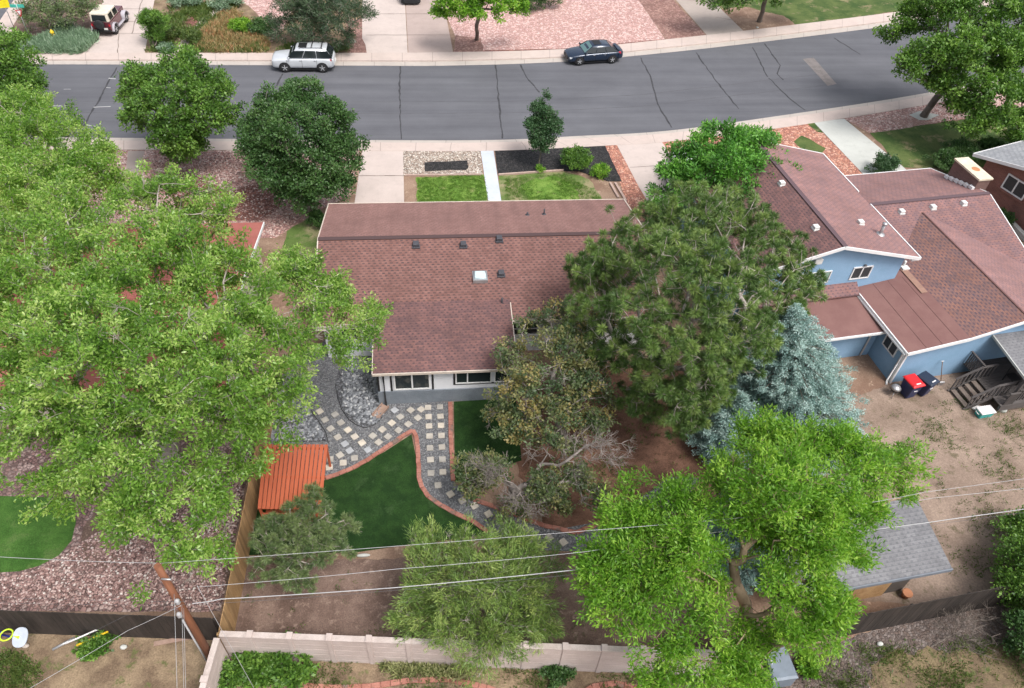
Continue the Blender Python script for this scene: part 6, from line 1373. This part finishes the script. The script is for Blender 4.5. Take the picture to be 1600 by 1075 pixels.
# ash
tree('ash_tree', 'bright lime green ash tree with a bent tan trunk at the bottom right', gz(1163, 1040, 0), gz(1145, 880, 5.2), .22,
     [(1185, 690, 6.5, 1.0), (1240, 700, 7, 1.0), (1300, 690, 7, 1.0), (1340, 730, 7, 1.1), (1410, 720, 6.6, .8), (1420, 770, 6.2, .5), (1130, 750, 6.6, .8), (1060, 790, 6.5, 1.0), (1200, 760, 8, 1.4), (1280, 780, 7.6, 1.2), (980, 810, 6, .85), (1000, 870, 6, 1.0), (930, 880, 5.6, .7), (925, 930, 5.2, .5), (1080, 850, 7, .8), (1260, 850, 7, 1.1), (1310, 860, 6.2, .8), (1280, 930, 5.8, .9), (1000, 950, 5.2, .8), (1060, 1010, 4.6, .7), (1090, 1055, 4.2, .7), (1300, 960, 5.2, .5), (1180, 1060, 4.2, .6), (1230, 960, 5.5, .6), (960, 850, 6, .7), (1020, 820, 6.3, .7), (1210, 900, 6.5, .6), (1270, 815, 6.8, 1.1), (1340, 800, 6.2, .8), (1350, 860, 5.6, .6), (1050, 900, 6, .9), (1100, 960, 5.5, .8), (950, 960, 5, .6), (1010, 1000, 4.8, .6), (1150, 800, 7, .9), (1030, 1060, 4, .6), (1180, 990, 3.8, .8), (1120, 900, 5, .9), (1260, 990, 5, .8), (1140, 1030, 4, .8), (1200, 830, 6.2, 1), (990, 760, 6, .5), (950, 900, 5.6, .7)],
     1250, 115, None, 'leaf_ash', 'bark_tan', spread=.31, elong=.34, ll=.15, lw=.046, bias=.8, up=.5, seg=.5, twig=2, tr=.58, bare=.03, seed=61, shell=.4, rmin=.011, tw=.55, mid=(.25, 0, 0), gap=.10, gfreq=2.6, holes=(gz(1150, 905, 5.2)+(.5,), gz(1165, 960, 4.5)+(.4,), gz(1160, 920, 6.5)+(.4,)))
# junipers
tree('juniper_tree', 'feathery yellow green juniper in front of the pink wall', gz(745, 985, 0), gz(745, 930, 2.6), .14,
     [(740, 850, 3.6, .9), (680, 880, 3.2, .9), (800, 870, 3.2, 1.0), (740, 920, 3.8, 1.3), (660, 930, 2.6, .7), (830, 930, 2.8, .9), (700, 970, 2.4, .9), (790, 980, 2.4, 1.0), (660, 845, 3.2, .45), (870, 880, 2.4, .4), (640, 970, 2.0, .45), (745, 1010, 1.8, .8), (845, 975, 2, .6)],
     620, 95, None, 'needle_juniper', 'bark_pale', spread=.19, elong=.42, ll=.18, lw=.026, bias=1.5, up=.2, seed=62, bare=.07, twig=3, tw=.6)
# shrubs
def shrub(label, px, py, rad, hh, mat, seed, n=70, nl=70, ll=.11, lw=.07, name='shrub', group=None, **k):
    g = G(px, py); lobes = []
    t = tree(name, label, (g.x, g.y, 0), (g.x, g.y, hh*.4), .04, [], 1, nl, None, mat, spread=.22*max(.6, rad), ll=ll, lw=lw, seed=seed, cat='shrub', group=group, crown='foliage', stem='stem',
             T=in_lobes([(g.x, g.y, hh*.55, rad, hh*.5)], n, np.random.RandomState(seed), .6), twig=1, tr=.4, **k); return t
shrub('larger green shrub in the black mulch', 898, 262, .95, 1.2, 'leaf_street', 70, 80, 80)
shrub('small lime shrub at the lower right of the black mulch', 936, 276, .5, .7, 'leaf_ash', 71, 40, 60, .14, .04)
shrub('tiny green plant at the foot of the young tree', 843, 268, .22, .3, 'leaf_ash', 72, 14, 40)
shrub('pale leaved shrub at the end of the grey footpath', 1375, 272, .9, 1.2, 'leaf_young', 73, 90, 70)
for i, (px, py, rad, hh, lb) in enumerate(((1478, 268, 1.15, 1.2, 'clipped shrub nearest to the chimney'), (1500, 250, 1.1, 1.2, 'clipped shrub second from the chimney'), (1541, 243, 1.0, 1.1, 'round clipped shrub at the corner of the brick house'), (1592, 228, 1.2, 1.2, 'clipped shrub at the right edge by the brick house'))):
    shrub(lb, px, py, rad, hh, 'leaf_dark', 75+i, 110, 100, .09, .06, 'clipped_shrub', 'clipped shrubs by the brick house')
shrub('low shrub in the gap between blue house and brick house', 1588, 405, .8, .9, 'leaf_dark', 80, 60, 60)
shrub('small shrub below the sill of the brick house window', 1562, 348, .6, .7, 'leaf_dark', 81, 40, 60)
shrub('small green bush behind the dark left fence', 152, 1008, .5, .35, 'leaf_street', 82, 60, 70)
shrub('dense green bush left part behind the pink wall', 405, 1045, .75, .6, 'leaf_street', 83, 75, 50, .16, .10)
shrub('dense green bush right part behind the pink wall', 455, 1040, .85, .6, 'leaf_street', 84, 80, 50, .16, .10)
shrub('green bush beside the short pink wall', 358, 1065, .5, .7, 'leaf_street', 85, 50, 60)
shrub('small leafy plant at the pink wall below the juniper', 870, 1052, .45, .4, 'leaf_dark', 86, 40, 50)
shrub('tree like bush at the right edge behind the dark fence', 1600, 940, 1.7, 2.6, 'leaf_street', 87, 230, 90)
shrub('upper green bush at the right edge by the yard', 1600, 865, 1.3, 1.8, 'leaf_street', 88, 150, 90)
shrub('lower green bush at the right edge near the brush pile', 1610, 1020, 1.2, 1.5, 'leaf_dark', 89, 120, 80)
shrub('leafy seedling beside the storage box, right', 1262, 1045, .4, .4, 'leaf_ash', 90, 34, 50)
shrub('leafy seedling under the ash, bottom edge', 1150, 1065, .8, .7, 'leaf_ash', 91, 70, 60)
shrub('weedy plant at the base of the dark brown fence', 1235, 985, .5, .5, 'leaf_street', 92, 40, 50)
shrub('yellow green shrub at the left end of the silver shrubs', 35, 70, .8, .8, 'leaf_street', 94, 60, 60)
shrub('low dark shrub beside the left end of the brown roof', 500, 352, .55, .8, 'leaf_dark', 95, 50, 60)
for i, (px, py, rad, hh, mt, lb) in enumerate(((415, 50, 1.2, .9, 'leaf_dark', 'dark round shrub in the wildflower garden'), (378, 48, .9, .7, 'leaf_ash', 'yellow green shrub in the wildflower garden'), (300, 66, .8, .7, 'weed', 'olive shrub right of the garden path'), (265, 60, .9, .8, 'weed', 'olive shrub left of the garden path'), (262, 80, .5, .4, 'silver_green', 'small silvery shrub at the kerb'), (355, 12, 1.3, .8, 'silver_green', 'silvery shrub at the top of the garden'), (290, 8, 1.4, .9, 'silver_green', 'grey green shrub at the top left of the garden'))):
    shrub(lb, px, py, rad, hh, mt, 100+i, 60, 60, .15, .07)
# blades: weeds, wildflowers, silvery shrubs
def blades(name, label, px, n, ll, lw, mat, seed, lean=(0, 0), clump=.12, k=12, zone=None, up=.0):
    r = np.random.RandomState(seed); P = [G(*q) for q in px]; xs = [p.x for p in P]; ys = [p.y for p in P]; C = []
    while len(C) < n:
        x, y = r.uniform(min(xs), max(xs)), r.uniform(min(ys), max(ys)); c_ = False; j = len(P)-1
        for i in range(len(P)):
            if (P[i].y > y) != (P[j].y > y) and x < (P[j].x-P[i].x)*(y-P[i].y)/(P[j].y-P[i].y)+P[i].x: c_ = not c_
            j = i
        if c_ and (math.sin(x*1.7+seed)*math.cos(y*1.3+seed*2)+r.normal()*.5) > (-.3 if zone is None else zone): C.append((x, y, .03))
    C = np.array(C); O = unit(np.tile(np.array([lean[0], lean[1], 1.]), (len(C), 1))+r.normal(size=(len(C), 3))*.25)
    V, F, ti = foliage(C, O, k, clump, .03, ll, lw, 1.5, up, .4, r, .6, None, (1, 1, .15)); V[:, 2] = np.maximum(V[:, 2], .005)
    return tag(np_mesh(name, V, F, M[mat], None, ti), label, kind='stuff')
blades('silver_shrubbery', 'mass of silvery green shrubs round the hydrant', [(14, 84), (132, 83), (152, 62), (120, 50), (100, 40), (92, 55), (60, 66), (20, 66)], 1500, .55, .07, 'silver_green', 1, (-.5, .2), .3, 12, -9)
blades('wildflowers', 'orange and green wildflowers in the garden opposite', [(305, 82), (415, 82), (420, 66), (400, 40), (360, 15), (340, 30), (308, 60)], 800, .35, .06, 'wild_orange', 2, (0, 0), .3, 12, -9)
blades('garden_plants', 'low mixed plants at the kerb of the garden opposite', [(228, 82), (420, 82), (545, 82), (540, 70), (420, 70), (300, 72), (240, 62), (270, 5), (380, 5), (330, 40)], 900, .3, .07, 'weed', 3, (0, 0), .3, 10, -.2)
blades('grass', 'blades of the bright lawn left of the walkway', [(652, 278), (755, 274), (764, 320), (652, 320)], 1600, .07, .018, 'grass_blade', 4, clump=.12, zone=-1)
blades('grass', 'blades of the thin lawn right of the walkway', [(790, 280), (880, 272), (930, 300), (940, 318), (790, 318)], 1400, .07, .018, 'grass_blade', 5, clump=.12, zone=0)
blades('weeds', 'scattered weeds in the dusty yard behind the blue house', [(1370, 650), (1600, 600), (1640, 900), (1450, 900), (1470, 700)], 450, .11, .03, 'weed', 6, clump=.2, k=10, zone=.4)
blades('weeds', 'scattered weeds in the needle litter', [(920, 600), (1080, 640), (1060, 760), (930, 800)], 150, .12, .03, 'weed', 7, clump=.16, zone=.1)
blades('weeds', 'weeds in the bottom left yard', [(-20, 1015), (40, 1022), (66, 1050), (60, 1090), (-20, 1100)], 320, .12, .03, 'weed', 8, clump=.15, zone=0)
blades('weeds', 'weeds in the yard behind the pink wall', [(480, 1030), (1000, 1050), (1000, 1080), (480, 1080)], 260, .12, .03, 'weed', 9, clump=.15, zone=.2)
blades('striped_leaves', 'cream striped leafy plants along the pink wall', [(600, 1030), (735, 1040), (735, 1062), (660, 1056), (600, 1050)], 130, .35, .045, 'cream_leaf', 10, clump=.15, zone=-9, k=14)
blades('weeds', 'dry tufts in the dirt yard before the pink wall', [(380, 900), (900, 880), (1000, 1010), (370, 985)], 90, .09, .025, 'weed', 11, clump=.12, zone=.5)
blades('weeds', 'weeds in the bottom right yard', [(1250, 1020), (1600, 990), (1600, 1080), (1240, 1080)], 420, .13, .03, 'weed', 12, clump=.2, zone=.2)
